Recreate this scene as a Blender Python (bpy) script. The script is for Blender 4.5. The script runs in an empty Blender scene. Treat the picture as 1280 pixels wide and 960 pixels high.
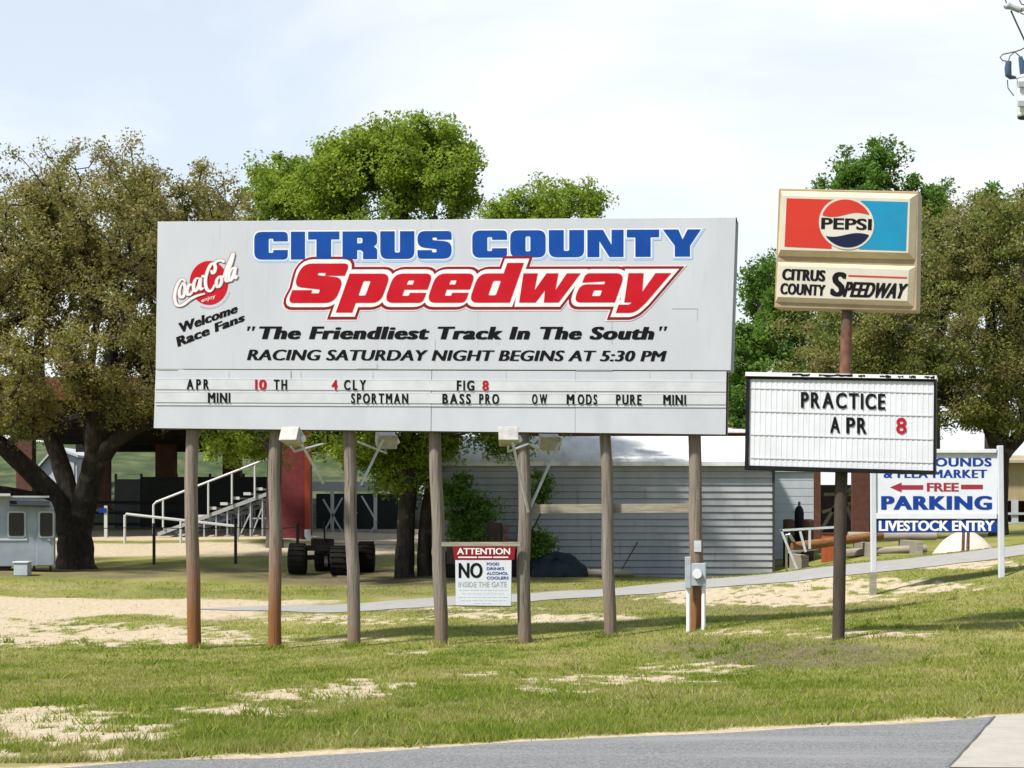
import bpy, math, random
import numpy as np
from mathutils import Vector, Matrix
R = math.radians
C = bpy.context.scene.collection
SC = bpy.context.scene

# ------------------------------------------------------------------ camera, sky, sun, exposure
K = 2200.0 / 1500.0          # depth stretch: focal length of 2200 photo pixels
EYE = 1.6
cam = bpy.data.cameras.new('camera'); camo = bpy.data.objects.new('camera', cam); C.objects.link(camo)
camo.location = (0, 0, EYE); camo.rotation_euler = (R(90), 0, 0)
cam.sensor_width = 36.0; cam.lens = 36.0 * 2200 / 1280; cam.shift_y = 0.125
cam.clip_start = 0.1; cam.clip_end = 4000
SC.camera = camo
SUN_EL, SUN_AZ = R(53), R(-128)            # azimuth measured clockwise from +Y (the view direction)
world = bpy.data.worlds.new('World'); SC.world = world; world.use_nodes = True
wt = world.node_tree; wt.nodes.clear()
wo = wt.nodes.new('ShaderNodeOutputWorld'); bg = wt.nodes.new('ShaderNodeBackground')
sky = wt.nodes.new('ShaderNodeTexSky'); sky.sky_type = 'NISHITA'; sky.sun_disc = False
sky.sun_elevation = SUN_EL; sky.sun_rotation = SUN_AZ; sky.dust_density = 0.8
tc = wt.nodes.new('ShaderNodeTexCoord'); mp = wt.nodes.new('ShaderNodeMapping')
mp.inputs['Scale'].default_value = (1.0, 1.0, 3.2); mp.inputs['Location'].default_value = (0.35, 0.1, 0.2)
cn = wt.nodes.new('ShaderNodeTexNoise'); cn.inputs['Scale'].default_value = 2.6
cn.inputs['Detail'].default_value = 7; cn.inputs['Roughness'].default_value = 0.52; cn.inputs['Distortion'].default_value = 0.35
cr = wt.nodes.new('ShaderNodeMapRange'); cr.inputs['From Min'].default_value = 0.36; cr.inputs['From Max'].default_value = 0.56
cr.inputs['To Min'].default_value = 0.58; cr.inputs['To Max'].default_value = 1.0
mx = wt.nodes.new('ShaderNodeMix'); mx.data_type = 'RGBA'
mx.inputs['B'].default_value = (8.9, 9.3, 9.6, 1)
wt.links.new(tc.outputs['Generated'], mp.inputs['Vector']); wt.links.new(mp.outputs['Vector'], cn.inputs['Vector'])
wt.links.new(cn.outputs['Fac'], cr.inputs['Value'])
sx_ = wt.nodes.new('ShaderNodeSeparateXYZ'); wt.links.new(tc.outputs['Generated'], sx_.inputs[0])
def wmap(sock, a, b, c, d):                      # cloud kept to the view side; sky behind and overhead dimmed to deepen shade
    m = wt.nodes.new('ShaderNodeMapRange'); m.interpolation_type = 'SMOOTHSTEP'
    for k, v in zip(('From Min', 'From Max', 'To Min', 'To Max'), (a, b, c, d)): m.inputs[k].default_value = v
    wt.links.new(sock, m.inputs['Value']); return m.outputs['Result']
def wmul(a, b):
    m = wt.nodes.new('ShaderNodeMath'); m.operation = 'MULTIPLY'; wt.links.new(a, m.inputs[0]); wt.links.new(b, m.inputs[1]); return m.outputs[0]
wt.links.new(wmul(cr.outputs['Result'], wmul(wmap(sx_.outputs['Y'], -.1, .6, .38, 1), wmap(sx_.outputs['Z'], .45, .95, 1, .45))), mx.inputs['Factor'])
sv = wt.nodes.new('ShaderNodeVectorMath'); sv.operation = 'SCALE'; sv.inputs['Scale'].default_value = 1.55     # thin bright haze over the blue
wt.links.new(sky.outputs['Color'], sv.inputs[0]); wt.links.new(sv.outputs[0], mx.inputs['A']); wt.links.new(mx.outputs['Result'], bg.inputs['Color'])
bg.inputs['Strength'].default_value = 0.075
wt.links.new(bg.outputs['Background'], wo.inputs['Surface'])
sl = bpy.data.lights.new('sun', 'SUN'); sl.energy = 4.6; sl.angle = R(4); sl.color = (1.0, 0.965, 0.91)
so = bpy.data.objects.new('sun', sl); C.objects.link(so)
sd = Vector((math.sin(SUN_AZ) * math.cos(SUN_EL), math.cos(SUN_AZ) * math.cos(SUN_EL), math.sin(SUN_EL)))
so.rotation_euler = sd.to_track_quat('Z', 'Y').to_euler(); so.location = (0, 0, 60)
SC.view_settings.view_transform = 'Standard'; SC.view_settings.look = 'None'
SC.view_settings.exposure = 0.6; SC.view_settings.gamma = 1.0; SC.view_settings.use_curve_mapping = False
SC.cycles.max_bounces = 6; SC.cycles.transparent_max_bounces = 6

# ------------------------------------------------------------------ geometry helpers
def P(u, v, Y):
    """photo pixel (u, v) at depth Y (in units of the 1500 px lens) -> world point"""
    return Vector(((u - 640) / 1500 * Y, Y * K, EYE + (640 - v) / 1500 * Y))

class MB:
    def __init__(s): s.v = []; s.f = []
    def add(s, vs, fs):
        o = len(s.v); s.v += [tuple(p) for p in vs]; s.f += [tuple(i + o for i in f) for f in fs]; return s
    def quad(s, a, b, c, d): return s.add([a, b, c, d], [(0, 1, 2, 3)])
    def box(s, cx, cy, cz, sx, sy, sz, rot=None):
        vs = [Vector((x * sx / 2, y * sy / 2, z * sz / 2)) for z in (-1, 1) for y in (-1, 1) for x in (-1, 1)]
        if rot is not None: vs = [rot @ p for p in vs]
        c = Vector((cx, cy, cz))
        return s.add([p + c for p in vs], [(0, 2, 3, 1), (4, 5, 7, 6), (0, 1, 5, 4), (2, 6, 7, 3), (0, 4, 6, 2), (1, 3, 7, 5)])
    def bbox(s, x0, x1, y0, y1, z0, z1):
        return s.box((x0 + x1) / 2, (y0 + y1) / 2, (z0 + z1) / 2, x1 - x0, y1 - y0, z1 - z0)
    def bar(s, a, b, w, h):
        """rectangular bar from a to b, w wide (sideways) and h high"""
        a, b = Vector(a), Vector(b); d = (b - a).normalized()
        up = Vector((0, 0, 1)) if abs(d.z) < .95 else Vector((0, 1, 0))
        sx = d.cross(up).normalized(); uz = sx.cross(d).normalized()
        vs = [p + sx * (i * w / 2) + uz * (j * h / 2) for p in (a, b) for i, j in ((-1, -1), (1, -1), (1, 1), (-1, 1))]
        return s.add(vs, [(3, 2, 1, 0), (4, 5, 6, 7), (0, 1, 5, 4), (1, 2, 6, 5), (2, 3, 7, 6), (3, 0, 4, 7)])
    def tube(s, pts, rad, n=8, cap=True, wob=0, rng=None):
        pts = [Vector(p) for p in pts]
        if not hasattr(rad, '__len__'): rad = [rad] * len(pts)
        vs = []; prev = None
        for i, p in enumerate(pts):
            d = (pts[min(i + 1, len(pts) - 1)] - pts[max(i - 1, 0)]).normalized()
            if prev is None:
                ref = Vector((1, 0, 0)) if abs(d.x) < .9 else Vector((0, 1, 0))
                sx = (ref - d * ref.dot(d)).normalized()
            else: sx = (prev - d * prev.dot(d)).normalized()
            prev = sx; sy = d.cross(sx)
            for k in range(n):
                a = 2 * math.pi * k / n
                r = rad[i] * (1 + (wob * (rng.random() - .5) if wob else 0))
                vs.append(p + (sx * math.cos(a) + sy * math.sin(a)) * r)
        fs = []
        for i in range(len(pts) - 1):
            for k in range(n):
                fs.append((i * n + k, i * n + (k + 1) % n, (i + 1) * n + (k + 1) % n, (i + 1) * n + k))
        if cap:
            fs.append(tuple(reversed(range(n)))); fs.append(tuple(range((len(pts) - 1) * n, len(pts) * n)))
        return s.add(vs, fs)
    def lathe(s, c, prof, n=20, axis='z'):
        c = Vector(c); vs = []
        for r, h in prof:
            for k in range(n):
                a = 2 * math.pi * k / n
                q = Vector((r * math.cos(a), r * math.sin(a), h))
                if axis == 'x': q = Vector((q.z, q.x, q.y))
                if axis == 'y': q = Vector((q.x, q.z, q.y))
                vs.append(c + q)
        fs = []
        for i in range(len(prof) - 1):
            for k in range(n):
                fs.append((i * n + k, i * n + (k + 1) % n, (i + 1) * n + (k + 1) % n, (i + 1) * n + k))
        fs.append(tuple(reversed(range(n)))); fs.append(tuple(range((len(prof) - 1) * n, len(prof) * n)))
        return s.add(vs, fs)
    def prism(s, front, off):
        n = len(front); off = Vector(off)
        vs = [Vector(p) for p in front] + [Vector(p) + off for p in front]
        fs = [tuple(range(n)), tuple(reversed(range(n, 2 * n)))]
        fs += [(i, n + i, n + (i + 1) % n, (i + 1) % n) for i in range(n)]
        return s.add(vs, fs)
    def build(s, name, m, parent=None, smooth=False, bevel=0, origin=None):
        o0 = parent_world(parent) if parent is not None else Vector(origin if origin is not None else (0, 0, 0))
        me = bpy.data.meshes.new(name)
        me.from_pydata([(a - o0.x, b - o0.y, c - o0.z) for a, b, c in s.v], [], s.f)
        me.validate(); me.update()
        if m is not None: me.materials.append(m)
        return finish(name, me, parent, smooth, bevel, o0)

def parent_world(p):
    v = Vector((0, 0, 0))
    while p is not None: v += p.location; p = p.parent
    return v
def fix_normals(me):
    import bmesh
    bm = bmesh.new(); bm.from_mesh(me); bmesh.ops.recalc_face_normals(bm, faces=bm.faces); bm.to_mesh(me); bm.free()
def finish(name, me, parent, smooth, bevel, o0):
    if len(me.polygons) < 60000: fix_normals(me)
    o = bpy.data.objects.new(name, me); C.objects.link(o)
    if parent is not None: o.parent = parent
    else: o.location = o0
    if smooth:
        for p in me.polygons: p.use_smooth = True
        try: me.set_sharp_from_angle(angle=R(40))
        except Exception: pass
    if bevel:
        b = o.modifiers.new('bevel', 'BEVEL'); b.width = bevel; b.segments = 2; b.limit_method = 'ANGLE'
    return o
def tag(o, label, cat, group=None, kind=None):
    if label: o['label'] = label
    if cat: o['category'] = cat
    if group: o['group'] = group
    if kind: o['kind'] = kind
    return o
def thing(name, loc, label, cat, group=None):
    o = bpy.data.objects.new(name, None); C.objects.link(o); o.location = loc; o.empty_display_size = .2
    return tag(o, label, cat, group)
def copy_tree(o, parent=None):
    c = o.copy(); C.objects.link(c)
    if parent is not None: c.parent = parent
    for ch in list(o.children): copy_tree(ch, c)
    return c

# ------------------------------------------------------------------ materials
def mat(name, col, rough=.7, col2=None, scale=6.0, detail=5, lo=.35, hi=.65, stretch=(1, 1, 1), bump=0, bscale=None, metal=0,
        col3=None, scale3=1.5, lo3=.55, hi3=.68, spec=.15, stretch3=(1, 1, 1)):
    m = bpy.data.materials.new(name); m.use_nodes = True
    nt = m.node_tree; b = nt.nodes['Principled BSDF']
    b.inputs['Roughness'].default_value = rough; b.inputs['Metallic'].default_value = metal
    b.inputs['Specular IOR Level'].default_value = spec
    b.inputs['Base Color'].default_value = (*col, 1)
    if col2 is None and not bump: return m
    t = nt.nodes.new('ShaderNodeTexCoord')
    def noise(sc, st, det):
        mpn = nt.nodes.new('ShaderNodeMapping'); mpn.inputs['Scale'].default_value = st
        n = nt.nodes.new('ShaderNodeTexNoise'); n.inputs['Scale'].default_value = sc; n.inputs['Detail'].default_value = det
        n.inputs['Roughness'].default_value = .6
        nt.links.new(t.outputs['Object'], mpn.inputs['Vector']); nt.links.new(mpn.outputs['Vector'], n.inputs['Vector']); return n
    def blend(n, lo, hi, a, bcol):
        mr = nt.nodes.new('ShaderNodeMapRange'); mr.inputs['From Min'].default_value = lo; mr.inputs['From Max'].default_value = hi
        nt.links.new(n.outputs['Fac'], mr.inputs['Value'])
        x = nt.nodes.new('ShaderNodeMix'); x.data_type = 'RGBA'
        nt.links.new(mr.outputs['Result'], x.inputs['Factor'])
        if isinstance(a, tuple): x.inputs['A'].default_value = (*a, 1)
        else: nt.links.new(a, x.inputs['A'])
        x.inputs['B'].default_value = (*bcol, 1); return x.outputs['Result']
    c = None; n1 = noise(scale, stretch, detail)
    if col2 is not None:
        c = blend(n1, lo, hi, col, col2)
        if col3 is not None: c = blend(noise(scale3, stretch3, 6), lo3, hi3, c, col3)
        nt.links.new(c, b.inputs['Base Color'])
    if bump:
        bn = n1 if bscale is None else noise(bscale, stretch, 5)
        bu = nt.nodes.new('ShaderNodeBump'); bu.inputs['Strength'].default_value = bump; bu.inputs['Distance'].default_value = .02
        nt.links.new(bn.outputs['Fac'], bu.inputs['Height']); nt.links.new(bu.outputs['Normal'], b.inputs['Normal'])
    return m
def leaf_mat(name, cols, trans=.35):
    m = bpy.data.materials.new(name); m.use_nodes = True; nt = m.node_tree; nt.nodes.clear()
    out = nt.nodes.new('ShaderNodeOutputMaterial'); g = nt.nodes.new('ShaderNodeNewGeometry'); t = nt.nodes.new('ShaderNodeTexCoord')
    n = nt.nodes.new('ShaderNodeTexNoise'); n.inputs['Scale'].default_value = .8; n.inputs['Detail'].default_value = 4
    nt.links.new(t.outputs['Object'], n.inputs['Vector'])
    a = nt.nodes.new('ShaderNodeMath'); a.operation = 'MULTIPLY_ADD'; a.inputs[1].default_value = .5; 
    nt.links.new(g.outputs['Random Per Island'], a.inputs[0])
    a2 = nt.nodes.new('ShaderNodeMath'); a2.operation = 'MULTIPLY_ADD'; a2.inputs[1].default_value = 2.0; a2.inputs[2].default_value = -.75
    nt.links.new(n.outputs['Fac'], a2.inputs[0]); nt.links.new(a2.outputs[0], a.inputs[2])
    r = nt.nodes.new('ShaderNodeValToRGB'); e = r.color_ramp.elements
    while len(e) < len(cols): e.new(.5)
    for i, c in enumerate(cols): e[i].position = i / (len(cols) - 1); e[i].color = (*c, 1)
    nt.links.new(a.outputs[0], r.inputs['Fac'])
    d = nt.nodes.new('ShaderNodeBsdfPrincipled'); d.inputs['Roughness'].default_value = .65; d.inputs['Specular IOR Level'].default_value = .25
    tr = nt.nodes.new('ShaderNodeBsdfTranslucent'); ms = nt.nodes.new('ShaderNodeMixShader'); ms.inputs[0].default_value = trans
    nt.links.new(r.outputs['Color'], d.inputs['Base Color']); nt.links.new(r.outputs['Color'], tr.inputs['Color'])
    nt.links.new(d.outputs[0], ms.inputs[1]); nt.links.new(tr.outputs[0], ms.inputs[2]); nt.links.new(ms.outputs[0], out.inputs['Surface'])
    return m
def post_mat(name, base, lowcol, zr0, zr1):
    """weathered round post whose foot is stained: the stain edge is broken up by noise"""
    m = mat(name, base, .85, tuple(c * .55 for c in base), 9, 8, .34, .66, (3, 3, .16), .9, 14, col3=tuple(c * .22 for c in base), scale3=7, lo3=.60, hi3=.68, stretch3=(4, 4, .10))
    nt = m.node_tree; b = nt.nodes['Principled BSDF']; src = b.inputs['Base Color'].links[0].from_socket
    t = nt.nodes.new('ShaderNodeTexCoord'); s = nt.nodes.new('ShaderNodeSeparateXYZ'); nt.links.new(t.outputs['Object'], s.inputs[0])
    n = nt.nodes.new('ShaderNodeTexNoise'); n.inputs['Scale'].default_value = 5
    nt.links.new(t.outputs['Object'], n.inputs['Vector'])
    ad = nt.nodes.new('ShaderNodeMath'); ad.operation = 'MULTIPLY_ADD'; ad.inputs[1].default_value = 1.1
    nt.links.new(n.outputs['Fac'], ad.inputs[0]); nt.links.new(s.outputs['Z'], ad.inputs[2])
    mr = nt.nodes.new('ShaderNodeMapRange'); mr.inputs['From Min'].default_value = zr0; mr.inputs['From Max'].default_value = zr1
    mr.inputs['To Min'].default_value = 1; mr.inputs['To Max'].default_value = 0
    nt.links.new(ad.outputs[0], mr.inputs['Value'])
    x = nt.nodes.new('ShaderNodeMix'); x.data_type = 'RGBA'; x.inputs['B'].default_value = (*lowcol, 1)
    nt.links.new(mr.outputs['Result'], x.inputs['Factor']); nt.links.new(src, x.inputs['A']); nt.links.new(x.outputs['Result'], b.inputs['Base Color'])
    return m
M = {}
M['panel'] = mat('panel_paint', (.47, .48, .505), .6, (.42, .432, .46), 1.3, 7, .3, .7, (1, 1, .35), .12, 1.4, col3=(.37, .37, .365), scale3=4, lo3=.60, hi3=.85, stretch3=(2.5, 2.5, .25))
M['panel_low'] = mat('panel_paint_low', (.475, .485, .51), .6, (.42, .435, .465), 2.2, 6, .3, .7, (1, 1, .6), .05, 30)
M['strip'] = mat('letter_strip', (.52, .53, .54), .4, (.455, .46, .47), 3, 5)
M['seam'] = mat('seam', (.30, .30, .31), .8)
M['dark_edge'] = mat('dark_edge', (.05, .045, .04), .8)
M['edge_grey'] = mat('edge_grey', (.55, .56, .58), .6)
M['blue'] = mat('blue_paint', (.005, .045, .235), .55, (.006, .058, .28), 2.5, spec=.1)
M['blue_rim'] = mat('blue_rim_paint', (.30, .46, .74), .5)
M['red'] = mat('red_paint', (.40, .005, .012), .55, (.44, .010, .018), 2, spec=.1)
M['dark_red'] = mat('dark_red_paint', (.20, .008, .014), .5)
M['white'] = mat('white_paint', (.66, .655, .65), .5, (.60, .59, .58), 5)
M['pink'] = mat('pink_white_paint', (.64, .54, .54), .5)
M['black'] = mat('black_paint', (.006, .006, .007), .6, spec=.08)
M['red_letter'] = mat('red_letter', (.34, .008, .018), .4)
M['frame_black'] = mat('frame_black', (.008, .008, .01), .6, (.014, .014, .015), 8, spec=.08)
M['cream'] = mat('cream_enamel', (.56, .475, .325), .45, (.48, .40, .265), 4)
M['cream_face'] = mat('cream_face', (.50, .465, .395), .45, (.44, .405, .335), 2.5)
M['tan_rim'] = mat('tan_rim', (.33, .25, .15), .5, (.27, .20, .12), 4)
M['soda_red'] = mat('soda_red', (.44, .030, .016), .45, (.40, .028, .016), 3)
M['soda_blue'] = mat('soda_blue', (.008, .195, .33), .45, (.010, .175, .30), 3)
M['navy'] = mat('navy_paint', (.006, .012, .035), .6, spec=.1)
M['sign_white'] = mat('sign_white', (.53, .55, .58), .5, (.48, .50, .53), 3)
M['sign_blue'] = mat('sign_blue', (.006, .035, .20), .6, spec=.1)
M['maroon'] = mat('maroon_paint', (.25, .02, .035), .5)
M['post_wood'] = post_mat('post_wood', (.25, .205, .165), (.20, .085, .032), .9, 2.4)
M['post_wood_grey'] = post_mat('post_wood_grey', (.24, .205, .17), (.17, .115, .075), .4, 1.5)
M['rust_pole'] = mat('rust_pole', (.17, .085, .055), .75, (.10, .045, .03), 8, 6, bump=.2, col3=(.06, .055, .045), scale3=2, lo3=.48, hi3=.6)
M['pole_dark'] = mat('pole_dark', (.075, .055, .04), .8, (.045, .038, .03), 8, 6, bump=.3, stretch=(2, 2, .3))
M['plank'] = mat('plank_wood', (.30, .27, .21), .85, (.20, .18, .14), 7, 6, stretch=(.3, 2, 4), bump=.4)
M['galv'] = mat('galvanised', (.52, .54, .55), .45, (.42, .44, .46), 6, metal=.2)
M['lamp_white'] = mat('lamp_white', (.44, .43, .41), .5, (.32, .305, .28), 9, 6, col3=(.25, .19, .13), scale3=7, lo3=.62, hi3=.75)
M['lamp_tan'] = mat('lamp_tan', (.46, .42, .36), .5)
M['box_grey'] = mat('box_grey', (.34, .38, .40), .5, (.28, .31, .33), 7)
M['pvc'] = mat('pvc', (.66, .67, .66), .45)
M['siding'] = mat('steel_siding', (.34, .345, .35), .5, (.25, .255, .26), 1.1, 6, .3, .7, (1, 1, .5), bump=.25, bscale=2.2, col3=(.20, .17, .14), scale3=2.4, lo3=.58, hi3=.78, stretch3=(3, 1, .3))
M['roof_white'] = mat('white_roof', (.64, .64, .63), .5, (.50, .50, .49), 1.0, 6, stretch=(3, .5, 1), col3=(.36, .33, .29), scale3=.8, lo3=.56, hi3=.75, stretch3=(4, .4, 1))
M['block'] = mat('grey_block', (.40, .43, .44), .7, (.34, .37, .38), 2.5, 6)
M['barn_red'] = mat('barn_red', (.13, .025, .022), .7, (.09, .02, .018), 4)
M['brick'] = mat('pillar_red', (.155, .032, .034), .8, (.11, .024, .026), 5, 6, bump=.1)
M['pillar_brown'] = mat('pillar_brown', (.115, .05, .036), .85, (.08, .034, .026), 4)
M['fascia'] = mat('fascia_red', (.16, .035, .025), .7, (.12, .028, .022), 3)
M['orange_pipe'] = mat('orange_pipe', (.30, .055, .022), .6)
M['dark_with_shade'] = mat('dark_timber_shade', (.018, .016, .015), .9, (.028, .024, .022), 3)  # near-black: shade under the pavilion roof is put into the timber colour
M['screen'] = mat('wind_screen', (.022, .026, .027), .9, (.03, .034, .034), 2)
M['screen_grey'] = mat('screen_panel', (.075, .085, .09), .9, (.06, .068, .072), 2)  # this panel's own tone is a lighter dark grey
M['trailer'] = mat('trailer_skin', (.30, .33, .36), .55, (.24, .27, .30), 2.5, 6, col3=(.17, .15, .13), scale3=4, lo3=.66, hi3=.8)
M['glass'] = mat('dark_glass', (.012, .012, .012), .25, (.02, .018, .015), 4, spec=.3)
M['alu'] = mat('aluminium', (.42, .43, .43), .45, (.34, .35, .35), 5, metal=.35)
M['alu_bright'] = mat('aluminium_bright', (.52, .53, .53), .45, metal=.15)
M['pipe_white'] = mat('pipe_white', (.46, .47, .465), .5)
M['rubber'] = mat('tyre_rubber', (.010, .0095, .009), .95, (.017, .015, .013), 9, bump=.2)
M['rusty'] = mat('rusty_iron', (.10, .05, .03), .85, (.05, .03, .022), 7, 6, bump=.2)
M['orange'] = mat('faded_orange', (.36, .085, .03), .7, (.28, .07, .03), 5)
M['tarp'] = mat('blue_tarp', (.012, .02, .024), .6, (.02, .03, .034), 3, bump=.4)
M['log_tan'] = mat('log_tan', (.26, .12, .042), .8, (.15, .07, .03), 5, 6, stretch=(.3, 3, 3), bump=.3)
M['log_grey'] = mat('log_grey', (.32, .28, .23), .85, (.22, .19, .15), 5, 6, stretch=(.3, 3, 3), bump=.3)
M['sandpile'] = mat('pile_sand', (.58, .50, .41), .95, (.48, .40, .32), 3, 6, bump=.5, bscale=9)
M['tan_wall'] = mat('tan_wall', (.36, .29, .17), .7, (.31, .25, .15), 1.5, 5, stretch=(2, 2, .4))
M['far_white'] = mat('far_white', (.46, .50, .55), .6, (.40, .44, .49), 1.2)
M['bark'] = mat('bark', (.050, .040, .031), .95, (.022, .018, .014), 5, 7, stretch=(2, 2, .5), bump=.9, bscale=9, col3=(.085, .075, .058), scale3=2)
M['bark_pale'] = mat('bark_pale', (.12, .10, .08), .95, (.07, .055, .045), 5, 7, stretch=(2, 2, .5), bump=.7, bscale=9)
M['leaf_oak'] = leaf_mat('oak_leaves', [(.08, .092, .026), (.17, .178, .042), (.23, .215, .052), (.285, .23, .08), (.24, .205, .125)], .45)
M['leaf_green'] = leaf_mat('green_leaves', [(.085, .135, .012), (.16, .24, .02), (.245, .33, .032), (.33, .40, .055)], .48)
M['leaf_olive'] = leaf_mat('olive_leaves', [(.08, .12, .026), (.15, .19, .038), (.205, .212, .05), (.245, .215, .07), (.18, .165, .09)], .45)
M['leaf_mid'] = leaf_mat('mid_leaves', [(.055, .115, .016), (.10, .20, .024), (.155, .26, .032)], .45)
M['insulator'] = mat('insulator', (.05, .08, .13), .3)
M['can_grey'] = mat('can_grey', (.62, .64, .64), .45, (.55, .57, .57), 6)
M['wire'] = mat('wire', (.05, .05, .05), .7)

# ------------------------------------------------------------------ terrain
def _hash(ix, iy, seed):
    n = (ix.astype(np.int64) * 374761393 + iy.astype(np.int64) * 668265263 + seed * 1274126177) & 0x7fffffff
    n = ((n ^ (n >> 13)) * 1274126177) & 0x7fffffff
    return ((n ^ (n >> 16)) & 0xffff) / 65535.0
def vnoise(x, y, seed=0):
    ix, iy = np.floor(x), np.floor(y); fx, fy = x - ix, y - iy
    fx = fx * fx * (3 - 2 * fx); fy = fy * fy * (3 - 2 * fy)
    a, b = _hash(ix, iy, seed), _hash(ix + 1, iy, seed); c, d = _hash(ix, iy + 1, seed), _hash(ix + 1, iy + 1, seed)
    return (a * (1 - fx) + b * fx) * (1 - fy) + (c * (1 - fx) + d * fx) * fy
def fbm(x, y, seed=0, o=4):
    s = 0; a = .5; t = 0
    for i in range(o):
        s = s + a * vnoise(x * 2 ** i, y * 2 ** i, seed + i * 17); t += a; a *= .55
    return s / t
def sstep(a, b, x): t = np.clip((x - a) / (b - a), 0, 1); return t * t * (3 - 2 * t)

CTRL = [  # (u, v, Y): what the photograph shows of the ground
    (100, 880, 11), (640, 860, 12.3), (1150, 838, 13.2), (1280, 800, 15), (300, 840, 15), (900, 830, 15),
    (0, 815, 18.5), (243, 812, 19.52), (344, 811, 19.4), (443, 808, 19.27), (552, 806, 19.13), (657, 804, 19.0), (764, 797, 18.87), (872, 790, 18.73),
    (1045, 800, 15.5), (1250, 718, 23), (1092, 748, 22.7), (1400, 690, 22),
    (0, 775, 24), (170, 772, 24), (0, 748, 28), (170, 748, 28), (345, 762, 26),
    (560, 757, 25.5), (560, 747, 28), (740, 747, 25.5), (740, 738, 28), (900, 735, 25.5), (900, 724, 28.5),
    (1090, 716, 25.5), (1090, 703, 28.5), (1280, 695, 25.5), (1280, 681, 28.5), (1450, 670, 26), (1450, 655, 29),
    (740, 722, 33), (966, 716, 34), (560, 722, 33), (95, 712, 36), (0, 715, 33), (-200, 715, 33), (250, 715, 34), (410, 724, 34),
    (230, 690, 42), (150, 672, 47), (345, 672, 46), (430, 677, 46), (40, 680, 44), (-150, 680, 46),
    (1080, 690, 34), (1205, 692, 33), (1265, 665, 45), (1400, 655, 45), (1040, 680, 42),
    (600, 680, 46), (850, 685, 46), (60, 652, 58), (250, 652, 58), (430, 655, 58), (700, 660, 60), (1000, 655, 60), (1300, 640, 60),
    (60, 552, 88), (250, 556, 88), (430, 562, 88), (700, 610, 88), (1000, 620, 88), (1300, 610, 88), (-200, 570, 88),
]
cx, cy, cz = [], [], []
for u, v, Y in CTRL:
    p = P(u, v, Y); cx.append(p.x); cy.append(Y); cz.append(p.z)
for x, Y, z in [(-40, 20, -.6), (-40, 40, .2), (40, 20, 1.0), (45, 40, 1.4), (-60, 90, 5.6), (60, 90, 3.5), (0, 120, 4.5), (-60, 120, 5.5), (60, 120, 3.8), (-30, 8, 0), (30, 8.5, .15), (0, 0, 0), (-20, 0, 0), (20, 0, 0)]:
    cx.append(x); cy.append(Y); cz.append(z)
def y_edge(x): return (7.5 + .28 * (x + 2.7)) * K      # far edge of the road
for xx in (-14, -9, -5, -2, 1, 3.7, 6, 9, 14):
    cx.append(xx); cy.append(y_edge(xx) / K); cz.append(0.0)
CX, CY, CZ = np.array(cx), np.array(cy), np.array(cz)
def _U(r2): return np.where(r2 > 1e-9, r2 * np.log(np.maximum(r2, 1e-9)), 0)
_n = len(CX)
_A = _U((CX[:, None] - CX[None]) ** 2 + (CY[:, None] - CY[None]) ** 2) + np.eye(_n) * .25
_Q = np.stack([np.ones(_n), CX, CY], 1)
_S = np.linalg.solve(np.block([[_A, _Q], [_Q.T, np.zeros((3, 3))]]), np.concatenate([CZ, np.zeros(3)]))
def H(x, y):
    x = np.atleast_1d(np.asarray(x, float)); y = np.atleast_1d(np.asarray(y, float)); q = y / K
    xc, qc = np.clip(x, -62, 62), np.clip(q, -4, 122)
    z = _S[_n] + _S[_n + 1] * xc + _S[_n + 2] * qc
    for i in range(_n): z = z + _S[i] * _U((xc - CX[i]) ** 2 + (qc - CY[i]) ** 2)
    z = z + (fbm(x * .5, y * .35, 3) - .5) * .10
    d = y - y_edge(x)
    return z * sstep(0.0, 1.6, d)
def h(x, y): return float(H(x, y)[0])
def ground(p): return Vector((p.x, p.y, h(p.x, p.y)))

def proj(x, y, z): return 640 + 1500 * x / (y / K), 640 + 1500 * (EYE - z) / (y / K)
SANDS = [  # (u, v, half-width, half-height, strength) of bare sand seen in the photograph
    (20, 912, 210, 30, .95), (70, 935, 150, 16, .75), (0, 890, 150, 9, .8), (400, 868, 130, 10, .55), (470, 855, 90, 7, .6), (290, 888, 110, 8, .6), (150, 895, 60, 5, .6),
    (770, 850, 120, 7, .65), (855, 836, 90, 8, .7), (690, 862, 70, 5, .5), (1060, 792, 120, 6, .55), (960, 745, 160, 13, .95), (1130, 735, 110, 6, .7), (1060, 728, 120, 8, .8), (700, 775, 60, 5, .8),
    (600, 770, 70, 5, .45), (420, 775, 110, 7, .6), (330, 800, 140, 6, .45), (130, 793, 190, 14, .85), (-50, 790, 200, 22, .9), (500, 815, 40, 3, .3), (930, 790, 90, 4, .4), (560, 760, 120, 4, .55),
    (730, 772, 90, 5, .7), (1200, 706, 90, 6, .7), (600, 842, 60, 3, .4),
]
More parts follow.
